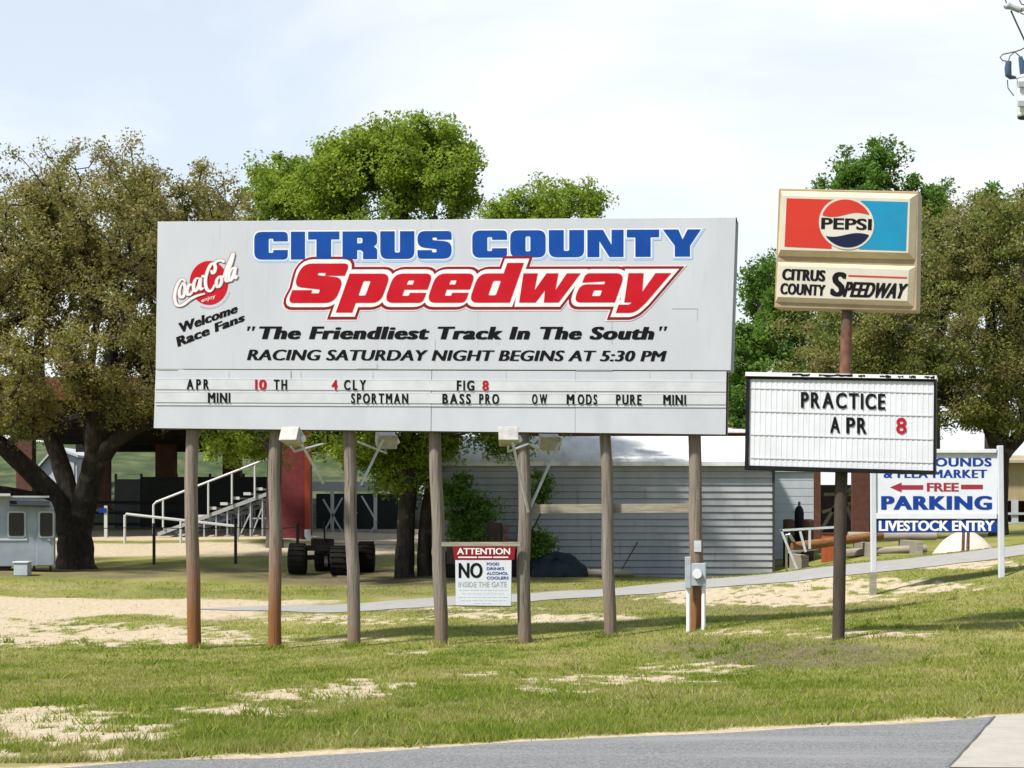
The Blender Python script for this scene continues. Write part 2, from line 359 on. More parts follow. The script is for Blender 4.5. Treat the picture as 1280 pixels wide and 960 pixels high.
def masks(x, y, z):
    """bare sand, dead grass / fallen leaves with tree shade in the tone, and grass vigour of the ground at (x, y)"""
    u, v = proj(x, np.maximum(y, 1.0), z); q = y / K
    n1 = fbm(x * 1.4, y * .9, 11, 5); n2 = fbm(x * 3.6, y * 2.4, 23, 4); n3 = fbm(x * 9, y * 5, 31, 2)
    s = np.zeros_like(x)
    for cu, cv, ru, rv, st in SANDS:
        e = ((u - cu) / ru) ** 2 + ((v - cv) / rv) ** 2
        s = np.maximum(s, st * np.clip(1.25 - e, 0, 1))
    s = np.clip(s * 1.35 + (n1 - .5) * 1.5 + (n2 - .5) * 2.3 + (n3 - .5) * 2.6 - .16, 0, 1) * (s > 0)
    e = np.abs(y - y_edge(x) - .10); s = np.maximum(s, np.clip(1.1 - e / .22 + (n2 - .5) * 1.2, 0, 1))
    drive = sstep(23.6, 24.6, q + (n1 - .5) * 1.5) * (1 - sstep(27.6, 28.4, q + (n1 - .5) * 1.5)) * (1 - sstep(-6.0, -3.2, x + (n1 - .5) * 3))
    s = np.maximum(s, drive * (.86 + .3 * n2))
    fard = sstep(40.2, 41.2, q - .08 * (x + 12) + (n1 - .5)) * (1 - sstep(44.0, 45.0, q - .08 * (x + 12) + (n1 - .5))) * (1 - sstep(-6, -2, x))
    s = np.maximum(s, fard * .9)
    s = np.maximum(s, .8 * sstep(45.2, 45.6, q) * (1 - sstep(52, 53, q)) * (1 - sstep(-4, -2, x)))
    litter_shade = np.zeros_like(x)  # dead grass and fallen leaves; patches under trees also stand for shade
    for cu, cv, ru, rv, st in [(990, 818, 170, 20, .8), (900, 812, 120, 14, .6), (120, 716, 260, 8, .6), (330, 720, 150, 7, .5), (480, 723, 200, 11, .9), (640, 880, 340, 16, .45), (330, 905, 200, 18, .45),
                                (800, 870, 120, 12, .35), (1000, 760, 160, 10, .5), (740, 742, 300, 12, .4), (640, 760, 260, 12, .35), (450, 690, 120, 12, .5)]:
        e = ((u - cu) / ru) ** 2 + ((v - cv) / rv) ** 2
        litter_shade = np.maximum(litter_shade, st * np.clip(1.3 - e, 0, 1))
    litter_shade = np.clip(litter_shade * 1.2 + (n1 - .5) * 1.1 + (n2 - .5) * .5, 0, 1)
    return np.clip(s, 0, 1), litter_shade
def axis(segs):
    out = []
    for a, b, st in segs: out += list(np.arange(a, b, st))
    return np.array(out)
xs = axis([(-700, -100, 60), (-100, -40, 6), (-40, -18, 1.0), (-18, -11, .3), (-11, 11, .11), (11, 18, .3), (18, 40, 1.0), (40, 100, 6), (100, 701, 60)])
ys = axis([(-60, -6, 6), (-6, 8, 1.0), (8, 26, .11), (26, 46, .22), (46, 72, .4), (72, 140, 1.5), (140, 240, 10), (240, 1300, 70)])
GX, GY = np.meshgrid(xs, ys); gx, gy = GX.ravel(), GY.ravel(); gz = H(gx, gy)
sand, litter_shade = masks(gx, gy, gz)
nx, ny = len(xs), len(ys)
def grid_mesh(name, gx, gy, gz, nx, ny):
    me = bpy.data.meshes.new(name); i = np.arange(nx * ny).reshape(ny, nx)
    f = np.stack([i[:-1, :-1], i[:-1, 1:], i[1:, 1:], i[1:, :-1]], -1).reshape(-1, 4)
    return np_mesh(me, np.stack([gx, gy, gz], 1), f)
def np_mesh(me, co, f):
    n, k = f.shape
    me.vertices.add(len(co)); me.vertices.foreach_set('co', np.ascontiguousarray(co, dtype=np.float32).ravel())
    me.loops.add(n * k); me.loops.foreach_set('vertex_index', np.ascontiguousarray(f, dtype=np.int32).ravel())
    me.polygons.add(n); me.polygons.foreach_set('loop_start', np.arange(0, n * k, k, dtype=np.int32))
    me.update(calc_edges=True); return me
gm = grid_mesh('ground', gx, gy, gz, nx, ny)
bank = sstep(50, 62, gy / K + (fbm(gx * .2, gy * .2, 77) - .5) * 6)
for nm, arr in (('sand', sand), ('litter_and_shade', litter_shade), ('bank', bank)):
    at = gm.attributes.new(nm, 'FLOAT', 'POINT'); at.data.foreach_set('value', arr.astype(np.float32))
gm.polygons.foreach_set('use_smooth', [True] * len(gm.polygons))

GRASS_COLS = [(.10, .125, .025), (.175, .18, .04), (.24, .22, .075), (.30, .25, .13)]
def grass_tone(nt, vec):
    """patchy lawn tone shared by the ground sheet and the blades (world position)"""
    n = nt.nodes.new('ShaderNodeTexNoise'); n.inputs['Scale'].default_value = .55; n.inputs['Detail'].default_value = 6; n.inputs['Roughness'].default_value = .65
    mpn = nt.nodes.new('ShaderNodeMapping'); mpn.inputs['Scale'].default_value = (1, .6, 0)
    nt.links.new(vec, mpn.inputs['Vector']); nt.links.new(mpn.outputs['Vector'], n.inputs['Vector']); return n.outputs['Fac']
def ramp(nt, cols, fac, pos=None):
    r = nt.nodes.new('ShaderNodeValToRGB'); e = r.color_ramp.elements
    while len(e) < len(cols): e.new(.5)
    for i, c in enumerate(cols): e[i].position = pos[i] if pos else i / (len(cols) - 1); e[i].color = (*c, 1)
    nt.links.new(fac, r.inputs['Fac']); return r.outputs['Color']
def mixc(nt, fac, a, b):
    x = nt.nodes.new('ShaderNodeMix'); x.data_type = 'RGBA'
    nt.links.new(fac, x.inputs['Factor'])
    for s, w in (('A', a), ('B', b)):
        if isinstance(w, tuple): x.inputs[s].default_value = (*w, 1)
        else: nt.links.new(w, x.inputs[s])
    return x.outputs['Result']
gmat = bpy.data.materials.new('ground_soil'); gmat.use_nodes = True; nt = gmat.node_tree; gb = nt.nodes['Principled BSDF']
gb.inputs['Roughness'].default_value = .95; gb.inputs['Specular IOR Level'].default_value = .15
t = nt.nodes.new('ShaderNodeTexCoord')
lawn = ramp(nt, GRASS_COLS, grass_tone(nt, t.outputs['Object']), [.28, .45, .6, .78])
fn = nt.nodes.new('ShaderNodeTexNoise'); fn.inputs['Scale'].default_value = 9; fn.inputs['Detail'].default_value = 8; fn.inputs['Roughness'].default_value = .7
nt.links.new(t.outputs['Object'], fn.inputs['Vector'])
soil = ramp(nt, [(.31, .245, .155), (.42, .345, .235), (.50, .43, .32)], fn.outputs['Fac'], [.3, .5, .7])
dead = ramp(nt, [(.075, .062, .032), (.125, .105, .055), (.20, .165, .095)], fn.outputs['Fac'], [.3, .5, .7])  # dead grass and leaves, darkened to carry the shade under trees
la = nt.nodes.new('ShaderNodeAttribute'); la.attribute_name = 'litter_and_shade'; sa = nt.nodes.new('ShaderNodeAttribute'); sa.attribute_name = 'sand'
ba = nt.nodes.new('ShaderNodeAttribute'); ba.attribute_name = 'bank'
rough_green = ramp(nt, [(.022, .040, .015), (.045, .070, .024), (.10, .105, .05)], grass_tone(nt, t.outputs['Object']), [.36, .5, .64])
lawn = mixc(nt, ba.outputs['Fac'], lawn, rough_green)
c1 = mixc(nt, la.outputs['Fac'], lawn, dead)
ma = nt.nodes.new('ShaderNodeMath'); ma.operation = 'MULTIPLY_ADD'; ma.inputs[1].default_value = .9; ma.inputs[2].default_value = -.45
nt.links.new(fn.outputs['Fac'], ma.inputs[0])
mb_ = nt.nodes.new('ShaderNodeMath'); mb_.operation = 'ADD'; nt.links.new(ma.outputs[0], mb_.inputs[0]); nt.links.new(sa.outputs['Fac'], mb_.inputs[1])
mr = nt.nodes.new('ShaderNodeMapRange'); mr.inputs['From Min'].default_value = .22; mr.inputs['From Max'].default_value = .74; nt.links.new(mb_.outputs[0], mr.inputs['Value'])
c2 = mixc(nt, mr.outputs['Result'], c1, soil)
nt.links.new(c2, gb.inputs['Base Color'])
bu = nt.nodes.new('ShaderNodeBump'); bu.inputs['Strength'].default_value = .6; bu.inputs['Distance'].default_value = .05
nt.links.new(fn.outputs['Fac'], bu.inputs['Height']); nt.links.new(bu.outputs['Normal'], gb.inputs['Normal'])
gm.materials.append(gmat)
go = bpy.data.objects.new('ground', gm); C.objects.link(go); tag(go, 'grassy ground with bare sandy patches rising to the right', 'ground', kind='structure')

def sheet(name, rows, m, label, lift, sub=40):
    """a strip sheet lying on the ground: rows = [(near xy, far xy)...] along its length"""
    vs, fs = [], []; pr = []
    for i in range(len(rows) - 1):
        for k in range(sub):
            a = k / sub; pr.append([tuple(rows[i][j][d] * (1 - a) + rows[i + 1][j][d] * a for d in (0, 1)) for j in (0, 1)])
    pr.append(rows[-1]); w = 9
    for r in pr:
        for k in range(w):
            a = k / (w - 1); x, y = (r[0][d] * (1 - a) + r[1][d] * a for d in (0, 1))
            vs.append((x, y, h(x, y) + lift))
    for i in range(len(pr) - 1):
        for k in range(w - 1): fs.append((i * w + k, i * w + k + 1, (i + 1) * w + k + 1, (i + 1) * w + k))
    mbx = MB(); mbx.add(vs, fs); o = mbx.build(name, m, smooth=True); tag(o, label, name.replace('_', ' '), kind='structure'); return o
M['asphalt'] = mat('asphalt', (.105, .106, .108), .9, (.22, .22, .218), 55, 10, .38, .62, bump=.5, bscale=80, col3=(.235, .23, .22), scale3=.7, lo3=.5, hi3=.75, stretch3=(.4, 2.5, 1), spec=.25)
M['concrete'] = mat('concrete', (.37, .34, .29), .9, (.31, .285, .245), 5, 8, .3, .7, bump=.15, bscale=40, spec=.2)
M['lane'] = mat('lane_concrete', (.31, .30, .28), .9, (.25, .24, .225), 3, 7, .3, .7, bump=.15, bscale=30, spec=.2)
rr = random.Random(5)
rows = []
for i in range(161):
    x = -60 + i * .75
    rows.append(((x, y_edge(x) - 8.5), (x, y_edge(x) + .05 * math.sin(x * 2.1) + .05 * math.sin(x * 5.3 + 1) + rr.uniform(-.07, .07))))
sheet('road', rows, M['asphalt'], 'grey asphalt road along the bottom of the picture', .006, 1)
pa, pb, pc, pd = (P(u, 0, Y) for u, Y in ((1188, 7.45), (1244, 9.28), (1700, 10.9), (1700, 7.4)))
sheet('concrete_apron', [((pa.x, pa.y), (pb.x, pb.y + .02)), ((pd.x, pd.y), (pc.x, pc.y))], M['concrete'], 'pale concrete driveway apron beside the asphalt road', .016, 24)
je = [(pa.x + (pb.x - pa.x) * k / 12, pa.y + (pb.y - pa.y) * k / 12) for k in range(13)]
sheet('road_joint', [((x_ - .018 + rr.uniform(-.008, .008), y_), (x_ + .004 + rr.uniform(-.006, .006), y_ + .01)) for x_, y_ in je], mat('tar_joint', (.085, .085, .085), .9), 'dark cracked joint between the asphalt and the concrete apron', .021, 2)
rows = []
for u, y0, y1 in ((235, 25.6, 25.75), (290, 25.5, 26.2), (345, 25.4, 26.6), (450, 25.4, 27.3), (560, 25.4, 28.1), (740, 25.5, 28.2), (900, 25.5, 28.5), (1090, 25.5, 28.6), (1280, 25.6, 28.6), (1500, 26.2, 29.2), (1900, 28, 31)):
    a, b = P(u, 0, y0), P(u, 0, y1); rows.append(((a.x, a.y), (b.x, b.y)))
sheet('path', rows, M['lane'], 'narrow pale concrete lane climbing to the right behind the billboard', .012, 12)

# ------------------------------------------------------------------ lettering on sign planes
class Plane:
    def __init__(s, uA, YA, uB, YB, back=0.0):
        a, b = P(uA, 0, YA), P(uB, 0, YB); s.a = Vector((a.x, a.y)); s.d = Vector((b.x, b.y)) - s.a
        s.dir = Vector((s.d.x, s.d.y, 0)).normalized(); s.n = Vector((s.dir.y, -s.dir.x, 0))   # towards the viewer
        s.a = s.a - Vector((s.n.x, s.n.y)) * back
    def pt(s, u, v, d=0.0):
        k = (u - 640) / 1500
        # a + q*dir = t*(k, K)
        den = s.d.x * K - s.d.y * k
        t = (s.d.x * s.a.y - s.d.y * s.a.x) / den
        return Vector((k * t, K * t, EYE + (640 - v) / 1500 * t)) + s.n * d
    def slab(s, mb, q, d0, d1):
        """solid between depths d0 (back) and d1 (front) over the pixel quad q = TL, TR, BR, BL"""
        return mb.prism([s.pt(u, v, d1) for u, v in q], s.n * (d0 - d1))
def eval_curve(c):
    o = bpy.data.objects.new('tmp_curve', c); C.objects.link(o)
    dg = bpy.context.evaluated_depsgraph_get(); dg.update()
    me = bpy.data.meshes.new_from_object(o.evaluated_get(dg))
    vs = np.array([v.co[:2] for v in me.vertices]); fs = [tuple(p.vertices) for p in me.polygons]
    bpy.data.objects.remove(o); bpy.data.curves.remove(c); bpy.data.meshes.remove(me); return vs, fs
_tc = {}
def text2d(body, off=0.0, space=1.0):
    k = (body, off, space)
    if k not in _tc:
        c = bpy.data.curves.new('txt', 'FONT'); c.body = body; c.offset = off; c.space_character = space; c.resolution_u = 4
        vs, fs = eval_curve(c); lo, hi = vs.min(0), vs.max(0); _tc[k] = ((vs - lo) / (hi - lo), fs, hi[0] - lo[0])
    return _tc[k]
def bil(q, a, b):
    """a: 0 left..1 right, b: 0 bottom..1 top over quad TL, TR, BR, BL"""
    (x0, y0), (x1, y1), (x2, y2), (x3, y3) = q
    tx, ty = x0 + (x1 - x0) * a, y0 + (y1 - y0) * a; bx, by = x3 + (x2 - x3) * a, y3 + (y2 - y3) * a
    return bx + (tx - bx) * b, by + (ty - by) * b
def rect(u0, u1, v0, v1, sl=0.0, sh=0.0):
    """pixel quad; sl = drop over its width, sh = sideways lean of the top"""
    return [(u0 + sh, v0), (u1 + sh, v0 + sl), (u1, v1 + sl), (u0, v1)]
def text_on(pl, body, q, d, m, parent, name='lettering', off=.012, space=1.0, mb=None, thick=0):
    core = 0.0 if 'M' in body else min(off, .014); vs, fs, W = text2d(body, core, space); own = mb is None; mb = mb or MB(); e = (off - core) / W
    cps = (-1, 0, 1) if off - core < .022 else (-1, -.34, .34, 1)
    if e < 1e-5: cps = (0,)
    for i, k in enumerate(cps): mb.add([pl.pt(*bil(q, (a + k * e + e) / (1 + 2 * e), b), d + i * .0005) for a, b in vs], fs)
    return mb.build(name, m, parent) if own else mb
def zq(pts, sc, ox, oy): return [(x / sc + ox, y / sc + oy) for x, y in pts]

def rounded(c):
    out = []; n = len(c)
    for i in range(n):
        p = c[i]; r = p[2] if len(p) > 2 else 0
        p0 = Vector(p[:2])
        if r <= 0: out.append(tuple(p0)); continue
        a = Vector(c[i - 1][:2]) - p0; b = Vector(c[(i + 1) % n][:2]) - p0
        r = min(r, a.length * .49, b.length * .49); a = p0 + a.normalized() * r; b = p0 + b.normalized() * r
        for k in range(6):
            tt = k / 5; out.append(tuple(a * (1 - tt) ** 2 + p0 * 2 * tt * (1 - tt) + b * tt * tt))
    return out
GL = {
 'C': (1.2, [[(0, 0, .28), (1.2, 0, .28), (1.2, .36), (.67, .36), (.67, .26, .04), (.53, .26, .04), (.53, .74, .04), (.67, .74, .04), (.67, .64), (1.2, .64), (1.2, 1, .28), (0, 1, .28)]]),
 'I': (.52, [[(0, 0), (.52, 0), (.52, 1), (0, 1)]]),
 'T': (1.12, [[(0, 1), (0, .70), (.29, .70), (.29, 0), (.83, 0), (.83, .70), (1.12, .70), (1.12, 1)]]),
 'R': (1.24, [[(0, 0), (.54, 0), (.54, .32), (.64, .32), (.72, .26), (.72, 0), (1.24, 0), (1.24, .38, .14), (1.12, .45, .03), (1.24, .55, .1), (1.24, 1, .28), (0, 1)], [(.54, .58), (.54, .75), (.70, .75, .05), (.70, .58, .05)]]),
 'U': (1.22, [[(0, 1), (0, 0, .28), (1.22, 0, .28), (1.22, 1), (.69, 1), (.69, .25, .05), (.53, .25, .05), (.53, 1)]]),
 'S': (1.22, [[(0, .33), (0, 0, .25), (1.22, 0, .3), (1.22, .62, .26), (.55, .68, .05), (.55, .75, .03), (.68, .75, .03), (.68, .67), (1.22, .67), (1.22, 1, .28), (0, 1, .3), (0, .42, .26), (.67, .34, .05), (.67, .25, .03), (.53, .25, .03), (.53, .33)]]),
 'O': (1.22, [[(0, 0, .28), (1.22, 0, .28), (1.22, 1, .28), (0, 1, .28)], [(.54, .24, .05), (.54, .76, .05), (.68, .76, .05), (.68, .24, .05)]]),
 'N': (1.25, [[(0, 0), (0, 1), (.55, 1), (.82, .50), (.82, 1), (1.25, 1), (1.25, 0), (.75, 0), (.43, .54), (.43, 0)]]),
 'Y': (1.34, [[(0, 1), (.56, 1), (.70, .66), (.86, 1), (1.34, 1), (.96, .40), (.96, 0), (.42, 0), (.42, .40)]]),
 'Sb': (1.75, [[(0, .44), (0, 0, .3), (1.72, 0, .38), (1.72, .86, .34), (.72, .95, .05), (.72, 1.03, .03), (1.0, 1.03, .03), (1.0, .93), (1.72, .93), (1.75, 1.35, .3), (0, 1.35, .38), (0, .56, .3), (1.0, .46, .05), (1.0, .33, .03), (.72, .33, .03), (.72, .44)]]),
 'p': (1.5, [[(0, -.33), (.6, -.33), (.6, 0), (1.5, 0, .32), (1.5, 1, .32), (0, 1)], [(.6, .25, .06), (.6, .75, .06), (.86, .75, .06), (.86, .25, .06)]]),
 'e': (1.42, [[(0, 0, .33), (1.42, 0, .28), (1.42, .34), (.82, .34), (.82, .24, .04), (.58, .24, .04), (.58, .45), (1.42, .45), (1.42, 1, .33), (0, 1, .33)], [(.6, .62), (.6, .77, .04), (.82, .77, .04), (.82, .62)]]),
 'd': (1.5, [[(0, 0, .32), (1.5, 0), (1.5, 1.36), (.9, 1.36), (.9, 1), (0, 1, .32)], [(.62, .25, .06), (.62, .75, .06), (.9, .75, .06), (.9, .25, .06)]]),
 'w': (2.08, [[(.22, 0), (0, 1), (.52, 1), (.62, .42), (.84, 1), (1.27, 1), (1.38, .42), (1.58, 1), (2.08, 1), (1.66, 0), (1.12, 0), (1.0, .42), (.82, 0)]]),
 'a': (1.5, [[(0, 0, .26), (1.5, 0), (1.5, 1, .34), (.06, 1, .26), (.06, .68), (.88, .72), (.88, .62), (0, .62, .26)], [(.58, .22, .05), (.58, .42, .05), (.88, .42, .05), (.88, .22, .05)]]),
 'y': (1.55, [[(0, 1), (.22, 0), (.5, 0), (.42, -.08), (.05, -.08), (.05, -.36), (.75, -.36, .3), (1.02, 0), (1.55, 1), (.98, 1), (.74, .36), (.55, 1)]]),
}
def glyph_run(word, gap):
    out = []; x = 0
    for g in word:
        w, cs = GL[g]; out.append([[(a + x, b) for a, b in rounded(c)] for c in cs]); x += w + gap
    return out, x - gap
SIL = {'S': [[(0, 0, .25), (1.22, 0, .3), (1.22, 1, .28), (0, 1, .3)]],
 'Sb': [[(0, 0, .3), (1.72, 0, .38), (1.72, .70), (1.75, 1.35, .3), (0, 1.35, .38), (.1, .5)]],
 'e': [[(0, 0, .33), (1.42, 0, .28), (1.42, 1, .33), (0, 1, .33)]],
 'a': [[(0, 0, .26), (1.5, 0), (1.5, 1, .34), (.06, 1, .26), (.0, .62, .1)]],
 'w': [[(.22, 0), (0, 1), (2.08, 1), (1.66, 0)]],
 'y': [[(0, 1), (.22, 0), (.05, -.08), (.05, -.36), (.75, -.36, .3), (1.02, 0), (1.55, 1)]]}
def glyph_layer(pl, word, gap, mapf, d, offset, mb, holes=True, shift=(0, 0)):
    run, _ = glyph_run(word, gap); x = 0
    if offset > .02:                       # outline layers: small inner roundings and tight slots are left out
        run = []
        for g_ in word:
            cs = SIL.get(g_, GL[g_][1])
            run.append([[(a + x, b) for a, b in rounded([(p[0], p[1], p[2] if len(p) > 2 and p[2] >= .1 else 0) for p in c])] for c in cs]); x += GL[g_][0] + gap
    for gi, cs in enumerate(run):
        c = bpy.data.curves.new('g', 'CURVE'); c.dimensions = '2D'; c.fill_mode = 'BOTH'; c.offset = offset
        for ci, pts in enumerate(cs):
            if ci > 0 and not holes: continue
            s = c.splines.new('POLY'); s.points.add(len(pts) - 1); s.use_cyclic_u = True
            for p, (a, b) in zip(s.points, pts): p.co = (a, b, 0, 1)
        vs, fs = eval_curve(c)
        mb.add([pl.pt(*mapf(a + shift[0], b + shift[1]), d + gi * .0004) for a, b in vs], fs)
    return mb

# ------------------------------------------------------------------ the billboard
BP = Plane(195, 19.6, 915, 18.66)
bb = thing('billboard', ground(BP.pt(555, 800)), 'big white speedway billboard on seven round wooden posts', 'billboard')
mb = MB(); BP.slab(mb, [(197, 277), (920, 271.5), (913.5, 463), (194.5, 461.3)], -.05, 0); mb.build('upper_panel', M['panel'], bb, bevel=.006)
mb = MB()
BP.slab(mb, [(194.5, 462), (539.3, 463.2), (538.3, 538.8), (192, 535)], -.05, -.006)
BP.slab(mb, [(539.9, 463.2), (719.4, 463.7), (718.6, 540.8), (539.0, 538.8)], -.05, -.008)
BP.slab(mb, [(719.7, 463.7), (908, 464.2), (907, 543), (719, 540.8)], -.05, -.006)
mb.build('lower_panel', M['panel_low'], bb)
mb = MB()      # rear face of the two-sided sign and the end boards
BP.slab(mb, [(199, 276.8), (922.5, 270.8), (916.5, 463), (196.5, 461)], -.44, -.40); BP.slab(mb, [(197, 461), (910, 463), (909, 543), (195, 535)], -.44, -.405)
mb.build('rear_panel', M['edge_grey'], bb)
mb = MB()
for q in ([(199, 276.5), (921, 271), (921, 273), (199, 278.5)], [(193, 533.5), (908, 541.5), (908, 543.5), (193, 535.5)]): BP.slab(mb, q, -.39, -.055)
mb.build('frame_board', M['dark_edge'], bb)
mb = MB(); BP.slab(mb, [(907.6, 465), (909.6, 465), (908.6, 543), (906.6, 543)], -.39, -.06); mb.build('edge_board', M['pillar_brown'], bb)
# letter strips and sheet seams
for (vl, vr) in ((473.5, 477.0), (490.0, 493.2), (506.0, 509.0)):
    mb = MB(); BP.slab(mb, [(195, vl - .5), (907, vr - .5), (907, vr + .5), (195, vl + .5)], -.005, .006); mb.build('letter_track', M['strip'], bb)
mb = MB()
for q in ([(194.7, 473.8), (907.7, 477.2), (907.6, 489.6), (194.3, 486.6)], [(194.3, 490.6), (907.5, 493.8), (907.3, 505.6), (193.9, 502.8)]): BP.slab(mb, q, -.004, .004)
mb.build('letter_strip', M['strip'], bb)
mb = MB()
def seam(q, d=.003): MB().add([BP.pt(u, v, d) for u, v in q], [(0, 1, 2, 3)]).build('sheet_seam', M['seam'], bb)
def hs(u0, u1, v, w=.5): seam([(u0, v - w), (u1, v - w), (u1, v + w), (u0, v + w)])
def vs_(u, v0, v1, w=.35): seam([(u - w, v0), (u + w, v0), (u + w, v1), (u - w, v1)])
hs(196, 222, 461.6, .6); hs(446, 471, 461.0, .6); vs_(471.5, 455, 461, .4); hs(720, 766, 462.6, .7); hs(810, 828, 462.5, .4); hs(840, 872, 386, .35); vs_(872, 386, 402, .2)
vs_(765, 400, 430, .25); vs_(544, 425, 452, .25); vs_(363.5, 463, 473, .4)
for u in (286, 376, 466, 632, 812, 864): vs_(u, 463.5, 473, .15)
# CITRUS COUNTY
for word, u0, u1, v0l, v1l, dv in (('CITRUS', 317.5, 565, 289.5, 325, -1.2), ('COUNTY', 590, 877, 287.8, 322.6, -1.5)):
    run, W = glyph_run(word, .085)
    f = lambda a, b: (u0 + (u1 - u0) * a / W, v1l - (v1l - v0l) * b + dv * a / W)
    m1 = glyph_layer(BP, word, .085, f, .0025, .062, MB(), False, (.02, -.035)); m1.build('letter_rim', M['blue_rim'], bb)
    m0 = glyph_layer(BP, word, .085, f, .005, .035, MB(), True); m0.build('letter_edge', M['white'], bb)
    m2 = glyph_layer(BP, word, .085, f, .008, -.012, MB()); m2.build('lettering', M['blue'], bb)
# the red script-like word
word = ['Sb', 'p', 'e', 'e', 'd', 'w', 'a', 'y']
run, W = glyph_run(word, .12)
f = lambda a, b: (360 + 466 * a / W + b * 13.0, 378.8 - b * 36.5 - .8 * a / W)
glyph_layer(BP, word, .12, f, .003, .285, MB(), False).build('letter_halo', M['pink'], bb)
glyph_layer(BP, word, .12, f, .007, .235, MB(), False).build('letter_rim', M['dark_red'], bb)
glyph_layer(BP, word, .12, f, .011, .145, MB(), False).build('letter_edge', M['white'], bb)
glyph_layer(BP, word, .12, f, .015, .0, MB()).build('lettering', M['red'], bb)
text_on(BP, 'The Friendliest Track In The South', rect(320, 816, 407.8, 424.0, .6, 4.5), .004, M['black'], bb, off=.066, space=1.12)
for u_ in (309.5, 315.5, 824.5, 830.5):
    mq = MB(); mq.add([BP.pt(*p, .004) for p in ((u_, 408), (u_ + 4, 408), (u_ + 1.4, 413.5), (u_ - .6, 413.5))], [(0, 1, 2, 3)]); mq.build('quote_mark', M['black'], bb)
text_on(BP, 'RACING SATURDAY NIGHT BEGINS AT 5:30 PM', rect(308.5, 830, 436.8, 450.2, 1.6, 3.6), .004, M['black'], bb, off=.046, space=1.06)
text_on(BP, 'Welcome', [(222.5, 404.3), (298, 379), (296.8, 390.6), (224.5, 416.6)], .004, M['black'], bb, off=.065, space=1.08)
text_on(BP, 'Race Fans', [(220, 421.6), (306, 390.6), (306, 401.0), (222.3, 433.8)], .004, M['black'], bb, off=.065, space=1.08)
# the red soda disc with white script
emblem = lambda pts: zq(pts, 7.385, 210, 310)
mb = MB(); n = 40
mb.add([BP.pt(*emblem([(378 + 178 * math.cos(2 * math.pi * k / n), 322 - 203 * math.sin(2 * math.pi * k / n))])[0], .004) for k in range(n)], [tuple(range(n))])
disc = mb.build('emblem_disc', M['red'], bb)
STROKES = [
    [(160, 318), (150, 296), (122, 292), (92, 335), (70, 400), (64, 460), (76, 515), (105, 535), (150, 520), (200, 480), (260, 447), (320, 428), (345, 424)],
    [(128, 340), (108, 395), (112, 448), (138, 455), (158, 410), (158, 352), (140, 328), (128, 340)],
    [(222, 345), (200, 340), (180, 385), (184, 430), (208, 428), (232, 398)],
    [(292, 282), (262, 285), (240, 335), (242, 392), (264, 392), (288, 345), (304, 282), (298, 345), (306, 384), (330, 368)],
    [(312, 268), (336, 258)],
    [(402, 205), (410, 235), (430, 225), (440, 180), (424, 148), (396, 158), (364, 225), (348, 300), (356, 370), (384, 400), (412, 385), (434, 340)],
    [(418, 160), (455, 122), (500, 118), (524, 134)],
    [(478, 262), (452, 300), (452, 352), (474, 358), (496, 318), (494, 272), (478, 262)],
    [(500, 280), (522, 250), (548, 180), (575, 118), (606, 52), (590, 130), (556, 215), (536, 285), (548, 312), (572, 292)],
    [(616, 182), (590, 195), (566, 245), (566, 296), (586, 296), (606, 250), (628, 176), (616, 245), (626, 282), (644, 255)],
]
def smooth_poly(pts, k=5):
    pts = [Vector(p) for p in pts]; out = []
    for i in range(len(pts) - 1):
        p0, p1, p2, p3 = pts[max(i - 1, 0)], pts[i], pts[i + 1], pts[min(i + 2, len(pts) - 1)]
        for j in range(k):
            t_ = j / k
            out.append(.5 * ((2 * p1) + (p2 - p0) * t_ + (2 * p0 - 5 * p1 + 4 * p2 - p3) * t_ ** 2 + (3 * p1 - p0 - 3 * p2 + p3) * t_ ** 3))
    return out + [pts[-1]]
def script(mb, width, d, dd):
    for si, st in enumerate(STROKES):
        pts = smooth_poly(st); L, Rr = [], []
        for i, p in enumerate(pts):
            tn = (pts[min(i + 1, len(pts) - 1)] - pts[max(i - 1, 0)]).normalized(); nn = Vector((-tn.y, tn.x))
            e = min(i, len(pts) - 1 - i) / max(1, len(pts) - 1); w = width * (.62 + .38 * min(1, e * 5)) * (1.0 + .35 * abs(tn.y) - .15)
            L.append(p + nn * w); Rr.append(p - nn * w)
        q = L + Rr[::-1]; m_ = len(pts)
        mb.add([BP.pt(*emblem([p])[0], d + si * dd + (i if i < m_ else 2 * m_ - 1 - i) * .00006) for i, p in enumerate(q)], [(i, i + 1, 2 * m_ - 2 - i, 2 * m_ - 1 - i) for i in range(m_ - 1)])
    return mb
script(MB(), 18, .005, .0003).build('emblem_rim', M['dark_red'], bb)
script(MB(), 14, .0085, .0003).build('emblem_edge', M['pink'], bb)
script(MB(), 10, .012, .0003).build('emblem_script', M['white'], bb)
text_on(BP, 'enjoy', emblem([(310, 470), (440, 425), (440, 470), (310, 515)]), .010, M['pink'], bb, name='emblem_word', off=.01)
mb = MB()
for k in range(22):
    a = R(-112 + k * 4.2); r0, r1 = 1.12, 1.19; c_, s_ = math.cos(a), math.sin(a)
    q = [(378 + 178 * r * math.cos(a + e), 322 - 203 * r * math.sin(a + e)) for r, e in ((r0, 0), (r1, 0), (r1, .035), (r0, .035))]
    mb.add([BP.pt(*p, .004) for p in emblem(q)], [(0, 1, 2, 3)])
mb.build('emblem_small_print', M['seam'], bb)
